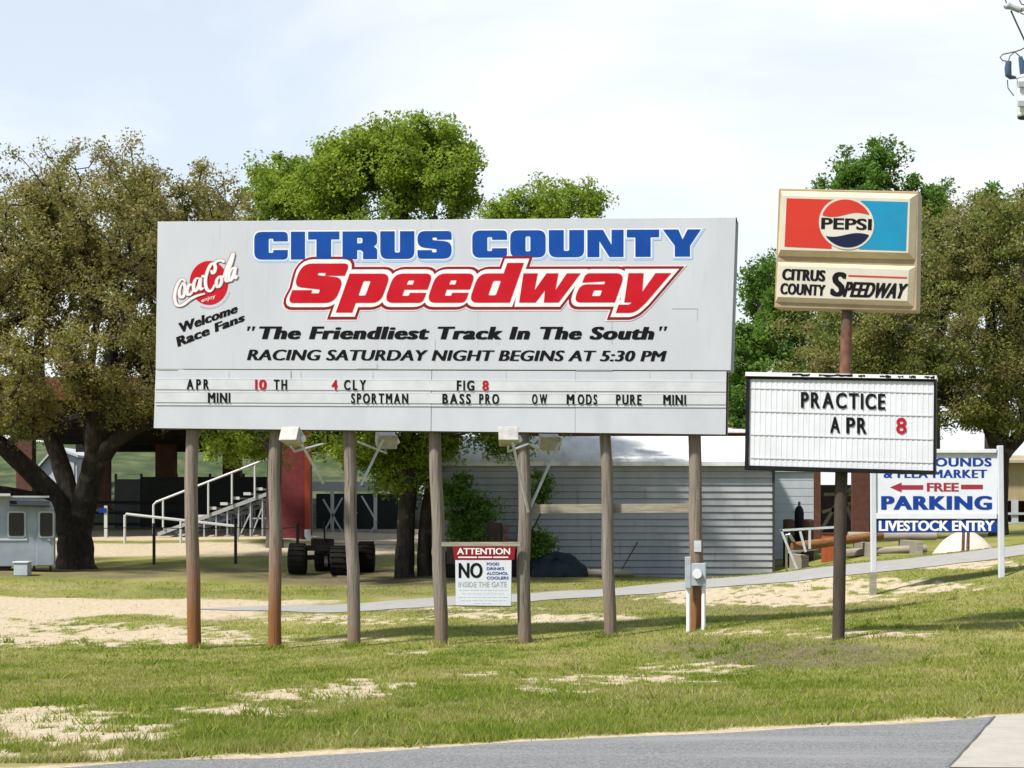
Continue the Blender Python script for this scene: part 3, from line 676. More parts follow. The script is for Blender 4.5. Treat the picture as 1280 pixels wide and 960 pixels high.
# slot-in letters
def slot(pl, body, spans, v0, v1, sl, m, parent, d, off=.02):
    for ch, (a, b) in zip(body, spans):
        text_on(pl, ch, [(a, v0 + sl * (a - spans[0][0])), (b, v0 + sl * (b - spans[0][0])), (b, v1 + sl * (b - spans[0][0])), (a, v1 + sl * (a - spans[0][0]))], d, m, parent, 'slot_letter', off)
def even(u0, u1, n, gap=.28, w=None):
    st = (u1 - u0) / (n - gap); return [(u0 + i * st, u0 + i * st + st * (1 - gap)) for i in range(n)]
def word_spans(word, u0, u1, gap=.3):
    ws = [text2d(c)[2] + .06 for c in word]; gap *= sum(ws) / len(ws); tot = sum(ws) + gap * (len(ws) - 1); out = []; x = u0; k = (u1 - u0) / tot
    for w in ws: out.append((x, x + w * k)); x += (w + gap) * k
    return out
for body, u0, u1, row, m in (('APR', 233.4, 261.6, 0, 'black'), ('10', 319, 333.5, 0, 'red_letter'), ('TH', 342.4, 359, 0, 'black'), ('4', 414.5, 422.2, 0, 'red_letter'), ('CLY', 430, 457.6, 0, 'black'),
                             ('FIG', 571, 593, 0, 'black'), ('8', 603, 611, 0, 'red_letter'), ('MINI', 260, 288, 1, 'black'), ('SPORTMAN', 439, 510.3, 1, 'black'), ('BASS', 553, 588.6, 1, 'black'), ('PRO', 599, 624, 1, 'black'),
                             ('OW', 665, 684, 1, 'black'), ('M', 708.3, 718, 1, 'black'), ('ODS', 722, 746.5, 1, 'black'), ('PURE', 770, 802, 1, 'black'), ('MINI', 829, 857.5, 1, 'black')):
    v0 = (473.9, 490.6)[row] + (u0 - 230) * .0046
    slot(BP, body, word_spans(body, u0, u1, .42 if body in ('APR', 'CLY', 'FIG') else .3), v0, v0 + 12.8, .0046, M[m], bb, .010, .05)
# posts
POSTS = [(239, 243.5, 812, 8.2, 'post_wood'), (343, 344.5, 811, 7.8, 'post_wood'), (437, 443, 808, 8, 'post_wood_grey'), (543.5, 552, 806, 8, 'post_wood_grey'),
         (653, 657, 804, 8, 'post_wood_grey'), (756, 764, 797, 7.4, 'post_wood_grey'), (869.5, 872, 790, 8.2, 'post_wood')]
PB = Plane(195, 19.6, 915, 18.66, back=.26)
rng = random.Random(3)
post_xy = []
for i, (ut, ub, vb, rp, mm) in enumerate(POSTS):
    t_, b_ = PB.pt(ut, 540), PB.pt(ub, vb); r = rp / 1500 * b_.y / K
    g_ = h(b_.x, b_.y); b_.z = g_ - .3; dirn = (t_ - b_) ; top = b_ + dirn * ((6.0 - b_.z) / dirn.z)
    pts = [b_.lerp(top, k / 9) + Vector((rng.uniform(-.022, .022), rng.uniform(-.022, .022), 0)) * (0 < k < 9) for k in range(10)]
    m_ = MB(); m_.tube(pts, [r * (1.06 - .02 * k) for k in range(10)], 14, wob=.10, rng=rng); m_.build('post', M[mm], bb, smooth=True)
    post_xy.append((pts, r))
mb = MB(); PB.slab(mb, [(660, 630.5), (868, 629.5), (868, 641), (660, 642)], -.16, -.115)
mb.build('brace_plank', M['plank'], bb, bevel=.004)
mb = MB(); PB.slab(mb, [(206, 520), (905, 528), (905, 536), (206, 528)], -.20, -.13); PB.slab(mb, [(206, 300), (905, 296), (905, 304), (206, 308)], -.20, -.13)
mb.build('cross_beam', M['plank'], bb)

# floodlights hung on struts in front of / below the lower edge
def floodlight(u, v, dfront, yaw, tilt, label, strut, w=.40):
    c = BP.pt(u, v, dfront); t = thing('floodlight', c, label, 'floodlight', 'floodlights along the billboard foot')
    rot = Matrix.Rotation(R(yaw), 3, 'Z') @ Matrix.Rotation(R(tilt), 3, 'X')
    m_ = MB(); vs = []
    for y, sx, sz in ((-.15, w / 2, .12), (.15, w / 2 * .86, .09)):
        for x, z in ((-1, -1), (1, -1), (1, 1), (-1, 1)): vs.append(c + rot @ Vector((x * sx, y, z * sz)))
    m_.add(vs, [(0, 1, 2, 3), (7, 6, 5, 4), (0, 4, 5, 1), (1, 5, 6, 2), (2, 6, 7, 3), (3, 7, 4, 0)])
    m_.build('housing', M['lamp_white'], t, bevel=.012)
    m_ = MB(); m_.prism([c + rot @ Vector((x * (w / 2 - .03), .152, z * .07)) for x, z in ((-.86, -1), (.86, -1), (.86, 1), (-.86, 1))], rot @ Vector((0, .006, 0))); m_.build('lens', M['glass'], t)
    m_ = MB(); e = rot @ Vector((w / 2 + .02, 0, 0))
    m_.tube([c + e * .9, c + e + Vector((0, .05, -.05))], .05, 10); m_.build('knuckle', M['pvc'], t, smooth=True)
    (su, sv, sd), (eu, ev, ed) = strut
    m_ = MB(); m_.tube([BP.pt(su, sv, sd), BP.pt(eu, ev, ed)], .022, 8); m_.build('strut', M['galv'], t, smooth=True)
    m_ = MB(); m_.tube([c + rot @ Vector((0, .0, -.16)), c + Vector((0, .18, -.22)), BP.pt(eu, v + 6, -.15)], .018, 6); m_.build('arm', M['galv'], t, smooth=True)
    return t
floodlight(375, 548, .42, -22, -24, 'boxy white floodlight nearest the left end, beside the second post', ((386, 556, .45), (402, 604, -.1)), .32)
floodlight(465, 546, -1.0, 18, 22, 'white floodlight with pale strut fixed to the third post', ((465, 547, -.8), (445, 606, -.34)), .34)
floodlight(640, 548, .42, 3, -24, 'boxy white floodlight against the fifth post, square to the road', ((646, 552, .5), (660, 640, -.05)), .31)
floodlight(676, 548, -1.0, 10, 22, 'white floodlight with long pale strut right of the fifth post', ((691, 551, -.8), (658, 637, -.34)), .34)

# electrical box on the right-hand post
pts7, r7 = post_xy[6]
ep = BP.pt(870, 717, .02); eb = thing('electrical_box', Vector((ep.x, ep.y, h(ep.x, ep.y))), 'grey electrical box with meter and conduits on the right end post', 'electrical box')
mb = MB(); BP.slab(mb, [(864.5, 704), (882.5, 704), (882.5, 732), (864.5, 732)], -.10, .10); mb.build('cabinet', M['box_grey'], eb, bevel=.008)
mb = MB(); BP.slab(mb, [(856.5, 696), (864, 696), (864, 735), (856.5, 735)], -.08, .08); mb.build('breaker_cabinet', M['box_grey'], eb, bevel=.008)
c_ = BP.pt(872, 717, .10); mb = MB()
mb.tube([c_, c_ + BP.n * .06], [.075, .07], 20); mb.build('meter', M['can_grey'], eb, smooth=True)
for u in (860.5, 879.5):
    a = BP.pt(u, 732, .0); b = Vector((a.x, a.y, h(a.x, a.y) - .1)); mb = MB(); mb.tube([a, b], .033, 10); mb.build('conduit', M['pvc'], eb, smooth=True)
mb = MB(); BP.slab(mb, [(867, 676), (876, 676), (876, 690), (867, 690)], -.20, -.125); mb.build('label_plate', M['galv'], eb)

# attention sign between the fourth and fifth posts
AP = Plane(195, 19.6, 915, 18.66, back=.02)
at = thing('attention_sign', AP.pt(604, 758), 'white and red notice board hung between two billboard posts', 'notice sign')
zz = lambda pts: zq(pts, 9.6, 540, 670)
mb = MB(); AP.slab(mb, zz([(110, 74), (1060, 72), (1060, 124), (110, 126)]), -.06, -.02); mb.build('crossbar', M['plank'], at, bevel=.004)
mb = MB(); AP.slab(mb, zz([(246, 128), (1000, 128), (985, 286), (268, 286)]), -.045, -.005); mb.build('header_panel', M['dark_red'], at)
mb = MB(); AP.slab(mb, zz([(278, 289), (952, 289), (946, 838), (284, 832)]), -.05, -.008); mb.build('panel', M['sign_white'], at)
mb = MB(); AP.slab(mb, zz([(282, 834), (948, 840), (948, 852), (282, 846)]), -.06, -.012); mb.build('bottom_strip', M['dark_edge'], at)  # dark strip painted as the shade line below the panel, not a rail
text_on(AP, 'ATTENTION', zz([(300, 145), (938, 145), (938, 222), (300, 222)]), .000, M['white'], at, off=.03)
text_on(AP, 'NO', zz([(318, 322), (606, 322), (606, 504), (318, 504)]), -.004, M['black'], at, off=.04)
for i, w in enumerate(('FOOD', 'DRINKS', 'ALCOHOL', 'COOLERS')):
    text_on(AP, w, zz([(655, 318 + i * 56), ((805, 865, 912, 918)[i], 318 + i * 56), ((805, 865, 912, 918)[i], 352 + i * 56), (655, 352 + i * 56)]), -.004, M['sign_blue'], at, off=.02)
text_on(AP, 'INSIDE THE GATE', zz([(315, 548), (895, 548), (895, 612), (315, 612)]), -.004, M['box_grey'], at, off=.012)
mb = MB()
rs = random.Random(8)
for y, x0, x1 in ((640, 320, 905), (684, 360, 860), (726, 320, 905), (766, 340, 890), (800, 500, 710)):
    x = x0
    while x < x1:
        w = rs.uniform(22, 75); mb.add([AP.pt(*p, -.004) for p in zz([(x, y), (min(x + w, x1), y), (min(x + w, x1), y + 9), (x, y + 9)])], [(0, 1, 2, 3)]); x += w + 14
mb.build('small_print', M['edge_grey'], at)
mb = MB()
for x0, x1 in ((315, 540), (556, 720), (735, 915)): mb.add([AP.pt(*p, .0) for p in zz([(x0, 247), (x1, 247), (x1, 263), (x0, 263)])], [(0, 1, 2, 3)])
mb.build('header_small_print', M['white'], at)

# ------------------------------------------------------------------ pole sign with the soda cabinet
SP = Plane(970, 15.72, 1152, 15.27)
pb = SP.pt(1045, 800, -.15); pg = h(pb.x, pb.y)
ps = thing('pole_sign', Vector((pb.x, pb.y, pg)), 'tall rusty pole carrying a cream cabinet with red and blue soda panel', 'pole sign')
mb = MB(); mb.tube([Vector((pb.x, pb.y, pg - .3)), SP.pt(1048, 640, -.15), SP.pt(1050, 560, -.15)], [.082, .082, .082], 16); mb.build('lower_pole', M['pole_dark'], ps, smooth=True)
mb = MB(); mb.tube([SP.pt(1050, 562, -.15), SP.pt(1057, 375, -.15)], [.072, .072], 16); mb.build('upper_pole', M['rust_pole'], ps, smooth=True)
z3 = lambda pts: zq(pts, 3.556, 920, 220)
mb = MB(); SP.slab(mb, z3([(190, 55), (812, 68), (803, 600), (170, 585)]), -.34, 0); mb.build('cabinet', M['tan_rim'], ps, bevel=.01)
def pan(outer, inner, d, mm, mf):
    a = [SP.pt(*p, .004) for p in z3(outer)]; b = [SP.pt(*p, d) for p in z3(inner)]
    m_ = MB(); m_.add(a + b, [(0, 1, 5, 4), (1, 2, 6, 5), (2, 3, 7, 6), (3, 0, 4, 7)]); m_.build('face_bevel', M[mm], ps)
    m_ = MB(); m_.add(b, [(0, 1, 2, 3)]); m_.build('face', M[mf], ps)
pan([(200, 66), (806, 80), (797, 372), (186, 356)], [(214, 92), (778, 106), (770, 346), (204, 332)], .09, 'cream', 'cream_face')
pan([(186, 382), (800, 402), (788, 580), (177, 560)], [(198, 402), (772, 420), (764, 558), (190, 540)], .07, 'cream', 'cream_face')
mb = MB(); mb.add([SP.pt(*p, .094) for p in z3([(232, 104), (440, 110), (430, 328), (222, 318)])], [(0, 1, 2, 3)]); mb.build('red_block', M['soda_red'], ps)
mb = MB(); mb.add([SP.pt(*p, .094) for p in z3([(560, 115), (768, 121), (760, 337), (552, 330)])], [(0, 1, 2, 3)]); mb.build('blue_block', M['soda_blue'], ps)
def soda_pt(a, b): return z3([(497 + a * 112 - b * 3, 216 - b * 106 + a * 3)])[0]
n = 48
mb = MB(); mb.add([SP.pt(*soda_pt(1.09 * math.cos(2 * math.pi * k / n), 1.09 * math.sin(2 * math.pi * k / n)), .098) for k in range(n)], [tuple(range(n))]); mb.build('emblem_disc', M['cream_face'], ps)
def wave_top(x): return .36 + .10 * math.sin(x * 3.0 + .2)
def wave_bot(x): return -.48 + .09 * math.sin(x * 3.0 + .2) 
mb = MB(); xs_ = [x for x in np.linspace(-1, 1, 60) if math.sqrt(1 - x * x) > wave_top(x)]
mb.add([SP.pt(*soda_pt(x, wave_top(x)), .102) for x in xs_] + [SP.pt(*soda_pt(x, math.sqrt(max(0, 1 - x * x))), .102) for x in xs_], [(i, i + 1, len(xs_) + i + 1, len(xs_) + i) for i in range(len(xs_) - 1)]); mb.build('emblem_cap', M['soda_red'], ps)
mb = MB(); xs_ = [x for x in np.linspace(-1, 1, 60) if -math.sqrt(1 - x * x) < wave_bot(x)]
mb.add([SP.pt(*soda_pt(x, wave_bot(x)), .102) for x in xs_] + [SP.pt(*soda_pt(x, -math.sqrt(max(0, 1 - x * x))), .102) for x in xs_], [(i, i + 1, len(xs_) + i + 1, len(xs_) + i) for i in range(len(xs_) - 1)]); mb.build('emblem_base', M['navy'], ps)
text_on(SP, 'PEPSI', z3([(386, 190), (610, 196), (608, 246), (384, 241)]), .102, M['black'], ps, off=.032)
text_on(SP, 'CITRUS', z3([(212, 414), (404, 422), (400, 472), (208, 465)]), .074, M['black'], ps, off=.075, space=1.08)
text_on(SP, 'COUNTY', z3([(204, 478), (404, 487), (400, 536), (200, 528)]), .074, M['black'], ps, off=.075, space=1.08)
text_on(SP, 'S', z3([(436, 428), (500, 432), (484, 540), (420, 536)]), .074, M['black'], ps, off=.055)
text_on(SP, 'PEEDWAY', z3([(498, 472), (772, 482), (748, 548), (478, 540)]), .074, M['black'], ps, off=.07, space=1.06)
mb = MB(); mb.add([SP.pt(*p, .074) for p in z3([(504, 443), (764, 452), (763, 459), (503, 450)])], [(0, 1, 2, 3)]); mb.build('red_rule', M['soda_red'], ps)

# reader board on the same pole
RP = Plane(933, 15.7, 1170, 15.25)
rb = thing('reader_board', RP.pt(1050, 588, -.15), 'black framed white letter board fixed halfway up the rusty pole', 'reader board')
z4 = lambda pts: zq(pts, 3.556, 920, 450)
mb = MB()
for q in ([(46, 70), (888, 86), (886, 96), (46, 84)], [(40, 468), (886, 492), (886, 508), (38, 488)], [(46, 84), (62, 84), (56, 470), (40, 470)], [(880, 96), (890, 96), (886, 496), (876, 496)]): RP.slab(mb, z4(q), -.36, .03)
RP.slab(mb, z4([(52, 80), (884, 92), (880, 500), (48, 480)]), -.36, -.05); mb.build('frame', M['frame_black'], rb, bevel=.005)
mb = MB(); RP.slab(mb, z4([(44, 54), (892, 70), (892, 86), (44, 72)]), -.40, .05); cap = mb.build('top_trim', M['white'], rb)
mb = MB(); rs = random.Random(4)
for x0, x1 in ((252, 330), (370, 520), (545, 575), (640, 690), (720, 745), (770, 800), (838, 884)):     # flaked paint
    y0 = 54 + x0 * .0185; nn_ = 9; up = [(x0 + (x1 - x0) * i / nn_, y0 + rs.uniform(2, 7)) for i in range(nn_ + 1)]; lo_ = [(x0 + (x1 - x0) * i / nn_, y0 + rs.uniform(9, 16)) for i in range(nn_ + 1)]
    mb = MB(); mb.add([RP.pt(*p, .053) for p in z4(up + lo_)], [(i, i + 1, nn_ + 2 + i, nn_ + 1 + i) for i in range(nn_)]); mb.build('flaked_paint', M['black'], cap)
M['reader'] = mat('reader_face', (.60, .61, .63), .4, (.54, .55, .565), 3, 5, col3=(.44, .42, .38), scale3=4, lo3=.62, hi3=.85, stretch3=(3, 3, .4))
mb = MB(); nn_ = 68                                      # ribbed plastic face
a0, a1, b0, b1 = z4([(62, 84), (880, 97), (56, 470), (877, 494)])
for i in range(nn_):
    t0, t1 = i / nn_, (i + 1) / nn_
    q = [bil([a0, a1, b1, b0], t, b) for t, b in ((t0, 1), (t1, 1), (t1, 0), (t0, 0))]
    dz = .004 if i % 2 else 0
    mb.add([RP.pt(*p, dz) for p in q], [(0, 1, 2, 3)])
mb.build('ribbed_face', M['reader'], rb)
for k, (y0, y1) in enumerate(((122, 142), (224, 240), (328, 346), (432, 448))):
    mb = MB(); RP.slab(mb, z4([(66, y0), (874, y0 + 22), (874, y0 + 27), (66, y0 + 5)]), .004, .012); mb.build('letter_rail', M['strip'], rb)
M['grime'] = mat('rail_grime', (.45, .43, .38), .9, (.34, .32, .28), 9)
for body, x0, x1, y0, y1, m, ws in (('PRACTICE', 289, 664, 142, 212, 'black', None), ('APR', 418, 582, 253, 324, 'black', [(418, 463), (490, 530), (538, 582)]), ('8', 712, 758, 256, 328, 'red_letter', None)):
    sp = ws or (word_spans(body, x0, x1, .22))
    for ch, (a, b) in zip(body, sp):
        dy = (a - x0) * .024
        text_on(RP, ch, z4([(a, y0 + dy), (b, y0 + dy + .6), (b, y1 + dy + .6), (a, y1 + dy)]), .013, M[m], rb, 'slot_letter', .024 if ch == '8' else .04)

# ------------------------------------------------------------------ parking sign
KP = Plane(1092, 23.2, 1250, 22.6)
k0 = KP.pt(1172, 725); pk = thing('parking_sign', Vector((k0.x, k0.y, h(k0.x, k0.y))), 'white two-post sign with blue parking lettering and red arrow', 'parking sign')
for (ut, ub, vt, vb) in ((1091.3, 1092, 560, 752), (1250, 1252, 557, 719)):
    a, b = KP.pt(ut, vt), KP.pt(ub, vb); b.z = h(b.x, b.y) - .2
    mb = MB(); mb.bar(b, a, .105, .105); mb.build('post', M['sign_white'], pk, bevel=.012)
mb = MB(); KP.slab(mb, z4([(620, 412), (1160, 412), (1160, 682), (620, 682)]), -.03, -.01); mb.build('panel', M['sign_white'], pk)
mb = MB(); KP.slab(mb, z4([(600, 396), (1160, 396), (1160, 413), (600, 413)]), -.05, .06); mb.build('top_rail', M['sign_white'], pk, bevel=.006)
mb = MB(); KP.slab(mb, z4([(620, 681), (1160, 681), (1160, 706), (620, 706)]), -.04, .03); mb.build('bottom_strip', M['sign_white'], pk, bevel=.006)
mb = MB(); KP.slab(mb, z4([(622, 708), (1160, 708), (1158, 766), (622, 768)]), -.03, 0); mb.build('name_board', M['sign_blue'], pk)
text_on(KP, 'FAIRGROUNDS', z4([(640, 435), (1136, 435), (1136, 473), (640, 473)]), -.005, M['sign_blue'], pk, off=.045, space=1.1)
text_on(KP, '& FLEA MARKET', z4([(655, 487), (1116, 487), (1116, 524), (655, 524)]), -.005, M['sign_blue'], pk, off=.045, space=1.1)
text_on(KP, 'FREE', z4([(848, 546), (990, 546), (990, 584), (848, 584)]), -.005, M['maroon'], pk, off=.04)
text_on(KP, 'PARKING', z4([(645, 604), (1138, 604), (1138, 666), (645, 666)]), -.005, M['sign_blue'], pk, off=.065, space=1.15)
text_on(KP, 'LIVESTOCK ENTRY', z4([(635, 714), (1150, 714), (1150, 760), (635, 760)]), .005, M['white'], pk, off=.045)
mb = MB()
mb.add([KP.pt(*p, -.005) for p in z4([(684, 566), (736, 544), (736, 556), (832, 556), (832, 576), (736, 576), (736, 588)])], [(0, 1, 2), (0, 2, 5), (0, 5, 6), (2, 3, 4, 5)])
mb.build('arrow', M['maroon'], pk); mb = MB()
mb.add([KP.pt(*p, -.005) for p in z4([(1000, 554), (1097, 554), (1097, 574), (1000, 574)])], [(0, 1, 2, 3)])
mb.build('arrow_tail', M['maroon'], pk)
a = KP.pt(1092, 715, .09); b = Vector((a.x, a.y, h(a.x, a.y) - .2)); 
stub = MB(); stub.bar(b, Vector((a.x, a.y, a.z)), .12, .10); stub.build('splice_post', M['plank'], pk)

# ------------------------------------------------------------------ buildings behind
def gz_at(u, Y): p = P(u, 0, Y); return h(p.x, p.y)
def xat(u, Y): return (u - 640) / 1500 * Y
def zat(v, Y): return EYE + (640 - v) / 1500 * Y
# steel shed
Ys = 34.2; y0 = Ys * K; xl, xr = xat(545, Ys), xat(966, Ys); zt, zb = zat(580, Ys), zat(719, Ys) - .15
sh = thing('metal_shed', Vector(((xl + xr) / 2, y0, zb + .15)), 'long grey ribbed steel shed with a white low-pitched roof', 'shed')
mb = MB(); nl = 17; st = (zt - zb) / nl; prof = []
for i in range(nl):
    z = zb + i * st; prof += [(-.055, z), (-.012, z + st - .02), (0.0, z + st - .018)]
prof.append((-.03, zt))
vs = [(x, y0 + py, z) for py, z in prof for x in (xl, xr)]
mb.add(vs, [(2 * i, 2 * i + 1, 2 * i + 3, 2 * i + 2) for i in range(len(prof) - 1)])
mb.bbox(xl, xr, y0 + .03, y0 + .12, zb, zt); mb.build('front_wall', M['siding'], sh)
mb = MB(); mb.bbox(xr - .1, xr, y0 + .12, y0 + 9, zb, zt); mb.bbox(xl, xl + .1, y0 + .12, y0 + 9, zb, zt); mb.build('end_wall', M['siding'], sh)
mb = MB(); mb.bbox(xr - .02, xr + .05, y0 - .07, y0 - .01, zb, zt + .02); mb.build('corner_trim', M['dark_edge'], sh)
mb = MB(); mb.prism([(xl - .2, y0 - .25, zt - .02), (xr + .2, y0 - .25, zt - .02), (xr + .2, y0 + 5, zt + .95), (xl - .2, y0 + 5, zt + .95)], (0, 0, .06))
mb.prism([(xl - .2, y0 + 5.0, zt + .95), (xr + .2, y0 + 5.0, zt + .95), (xr + .2, y0 + 10, zt), (xl - .2, y0 + 10, zt)], (0, 0, .06)); mb.build('roof', M['roof_white'], sh)
mb = MB(); mb.prism([(xr - .08, y0 + .1, zt - .01), (xr - .08, y0 + 9, zt - .01), (xr - .08, y0 + 5, zt + .92)], (.07, 0, 0)); mb.prism([(xl + .01, y0 + .1, zt - .01), (xl + .01, y0 + 9, zt - .01), (xl + .01, y0 + 5, zt + .92)], (.07, 0, 0)); mb.build('gable', M['siding'], sh)
mb = MB(); mb.bbox(xl - .2, xr + .2, y0 - .29, y0 - .255, zt - .06, zt + .06); mb.build('eave_trim', M['roof_white'], sh)
# grey lean-to at its right end
Ya = 37.5; ya = Ya * K; xa, xb_ = xat(962, Ya), xat(1017, Ya); za, zc = zat(590, Ya), zat(690, Ya) - .5
ann = thing('block_annex', Vector(((xa + xb_) / 2, ya, zc)), 'pale grey block annex standing at the right end of the steel shed', 'annex')
mb = MB(); mb.bbox(xa, xb_, ya, ya + 4, zc, za); mb.build('wall', M['block'], ann)
mb = MB(); mb.bbox(xa - .1, xb_ + .1, ya - .1, ya + 4.1, za + .003, za + .10); mb.build('roof', M['block'], ann)
mb = MB()
for k in range(1, 12): mb.bbox(xa + .002, xb_ - .002, ya - .006, ya - .001, zc + k * (za - zc) / 12 - .008, zc + k * (za - zc) / 12 + .008)
mb.build('course_joint', M['seam'], ann)
# dark red pole barn behind the shed
Yb = 45; yb = Yb * K
bn = thing('pole_barn', P(960, 680, Yb), 'dark red pole barn with open front behind the steel shed', 'barn')
x0, x1 = xat(600, Yb), xat(1112, Yb); zr = zat(541, Yb); zg = gz_at(1000, Yb) - .3
mb = MB(); mb.bbox(x0, x1, yb - .1, yb, zat(552, Yb), zr); mb.build('fascia', M['barn_red'], bn)
mb = MB(); mb.prism([(x0, yb - .35, zr - .02), (x1, yb - .35, zr - .02), (x1, yb + 9, zr + 1.0), (x0, yb + 9, zr + 1.0)], (0, 0, .05)); mb.build('roof', M['roof_white'], bn)
for u, w in ((1022, .24), (1076, .62), (880, .3), (760, .3)):
    mb = MB(); x = xat(u, Yb); mb.bbox(x - w / 2, x + w / 2, yb + .02, yb + .3, zg, zr - .02); mb.build('post', M['pillar_brown'], bn)
mb = MB(); mb.bbox(x0, xat(1122, 50.9), yb + 8.7, yb + 8.85, zg, zat(606, 50.9)); mb.build('back_wall', M['pole_dark'], bn)
mb = MB()
for a, b in (((1046, 600), (1072, 668)), ((1072, 600), (1040, 640)), ((1026, 664), (1044, 632)), ((1030, 618), (1066, 618)), ((1028, 640), (1068, 628))):
    mb.bar(P(*a, Yb + 1.5), P(*b, Yb + 1.5), .12, .12)
mb.build('brace', M['plank'], bn)
# livestock barn at the far right
Yl = 52; yl = Yl * K; lb = thing('livestock_barn', P(1300, 665, Yl), 'tan sided livestock barn with open pens beyond the parking sign', 'barn')
x0, x1 = xat(1195, Yl), xat(1560, Yl); zg = gz_at(1280, Yl) - .5
mb = MB(); mb.bbox(x0, x1, yl, yl + .12, zat(626, Yl), zat(578, Yl)); mb.build('upper_wall', M['tan_wall'], lb)
mb = MB(); mb.prism([(x0 - .3, yl - .5, zat(578, Yl)), (x1, yl - .5, zat(578, Yl)), (x1, yl + 7, zat(578, Yl) + .45), (x0 - .3, yl + 7, zat(578, Yl) + .45)], (0, 0, .08)); mb.build('roof', M['tan_wall'], lb)
for u in (1200, 1232, 1268, 1308, 1350, 1400):
    mb = MB(); x = xat(u, Yl); mb.bbox(x - .14, x + .14, yl - .1, yl - .003, zg, zat(625, Yl)); mb.build('post', M['block'], lb)
mb = MB(); mb.bbox(x0, x1, yl + 4, yl + 4.1, zg, zat(600, Yl)); mb.build('back_wall', M['pillar_brown'], lb)
for v in (642, 654, 664):
    mb = MB(); mb.bbox(x0, x1, yl - .16, yl - .105, zat(v, Yl) - .05, zat(v, Yl) + .05); mb.build('rail', M['block'], lb)
for u in (1262, 1290, 1330):
    mb = MB(); x = xat(u, Yl); mb.bbox(x - .25, x + .25, yl + .6, yl + .7, zg, zat(652, Yl)); mb.build('gate_panel', M['orange'], lb)

# pavilion on the left, behind the oak
Yp = 46; yp = Yp * K; xa0, xa1 = xat(-140, Yp), xat(392, Yp); zf0, zf1 = zat(500, Yp), zat(472, Yp); zg = gz_at(365, Yp) - .3
pv = thing('pavilion', P(200, 672, Yp), 'deep red roofed grandstand pavilion on heavy red pillars behind the oak', 'pavilion')
mb = MB(); mb.bbox(xa0, xa1, yp - .2, yp - .05, zf0, zf1); mb.build('fascia', M['fascia'], pv)
mb = MB(); mb.bbox(xa0, xa1, yp, yp + 30, zf1 - .25, zf1 - .05); mb.build('roof', M['roof_white'], pv)
mb = MB(); mb.bbox(xa0, xa1, yp, yp + 30, zf0 + .02, zf1 - .26); mb.build('ceiling', M['dark_with_shade'], pv)
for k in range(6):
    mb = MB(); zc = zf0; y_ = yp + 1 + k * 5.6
    mb.bbox(xa0, xa1, y_, y_ + .25, zc - (.8 if k < 5 else 1.0), zc + .01); mb.build('beam', M['dark_with_shade'], pv)
x = xat(366, Yp); mb = MB(); mb.bbox(x - .62, x + .62, yp - .02, yp + 1.1, zg, zf0 + .01); mb.build('corner_pillar', M['brick'], pv)
mb = MB(); mb.bbox(x + .48, x + .67, yp - .18, yp - .024, zat(664, Yp), zf0 + .2); mb.build('downspout', M['orange_pipe'], pv)
mb = MB(); mb.tube([(x + .575, yp - .1, zat(662, Yp)), (x + .575, yp - .12, zat(669, Yp)), (x + .86, yp - .35, zat(684, Yp))], [.12, .12, .12], 10); mb.build('downspout_elbow', M['pvc'], pv, smooth=True)
Yq = 62
for u, w in ((206, 24), (289, 22), (30, 20), (-70, 22), (126, 18)):
    x = xat(u, Yq); ww = w / 1500 * Yq / 2; mb = MB(); mb.bbox(x - ww, x + ww, Yq * K, Yq * K + .8, gz_at(u, Yq) - .3, zf0 + .02); mb.build('pillar', M['pillar_brown'], pv)
# dark wind-screen fence
Yw = 54; yw = Yw * K
ws = thing('screened_fence', P(240, 668, Yw), 'black screened fence across the back of the pavilion', 'fence')
zg = gz_at(240, Yw) - .3
mb = MB(); mb.bbox(xat(176, Yw), xat(346, Yw), yw, yw + .06, zg, zat(596, Yw)); mb.build('screen', M['screen'], ws)
mb = MB(); mb.bbox(xat(144, Yw), xat(175.6, Yw), yw - .02, yw + .05, zg, zat(599, Yw)); mb.build('screen', M['screen_grey'], ws)
for u in (144, 176, 220, 262, 304, 346):
    mb = MB(); x = xat(u, Yw); mb.tube([(x, yw + .12, zg), (x, yw + .12, zat(592, Yw))], .06, 8); mb.build('post', M['dark_edge'], ws)
for v in (628, 641, 655):
    mb = MB(); mb.bbox(xat(112, Yw), xat(240, Yw), yw - .14, yw - .07, zat(v, Yw) - .06, zat(v, Yw) + .06); mb.build('rail', M['dark_with_shade'], ws)
# aluminium bleacher seen from its end
Yc = 46.5; yc = Yc * K; bl = thing('bleacher', P(262, 673, Yc), 'small aluminium bleacher seen from its end with a sloping handrail', 'bleacher')
zg = gz_at(262, Yc)
rows_ = [(209, 661), (236, 655.5), (252, 645), (266, 635), (280, 629.5), (295, 622.5), (309, 617), (324, 611)]
for i, (u, v) in enumerate(rows_):
    x, z = xat(u, Yc), zat(v, Yc)
    mb = MB(); mb.bbox(x - .13, x + .13, yc, yc + 7.5, z - .05, z + .02); mb.build('seat', M['alu'], bl, bevel=.01)
    mb = MB(); mb.bbox(x - .14, x + .14, yc - .035, yc - .003, z - .06, z + .05); mb.build('seat_cap', M['alu_bright'], bl)
    mb = MB(); mb.bbox(x - .42, x - .12, yc + .02, yc + 7.5, z - .42, z - .37); mb.build('foot_board', M['alu'], bl)
for dy in (0, 3.6, 7.2):
    mb = MB(); mb.bar((xat(197, Yc), yc + dy, zat(668, Yc)), (xat(338, Yc), yc + dy, zat(616, Yc)), .08, .14); mb.build('stringer', M['alu'], bl)
    for u, v in ((255, 646), (270, 641), (284, 636), (298, 631), (313, 625), (328, 620), (338, 616)):
        mb = MB(); x = xat(u, Yc); mb.tube([(x, yc + dy + .05, gz_at(u, Yc + dy / K) - .1), (x, yc + dy + .05, zat(v, Yc))], .035, 6); mb.build('leg', M['alu'], bl)
mb = MB()
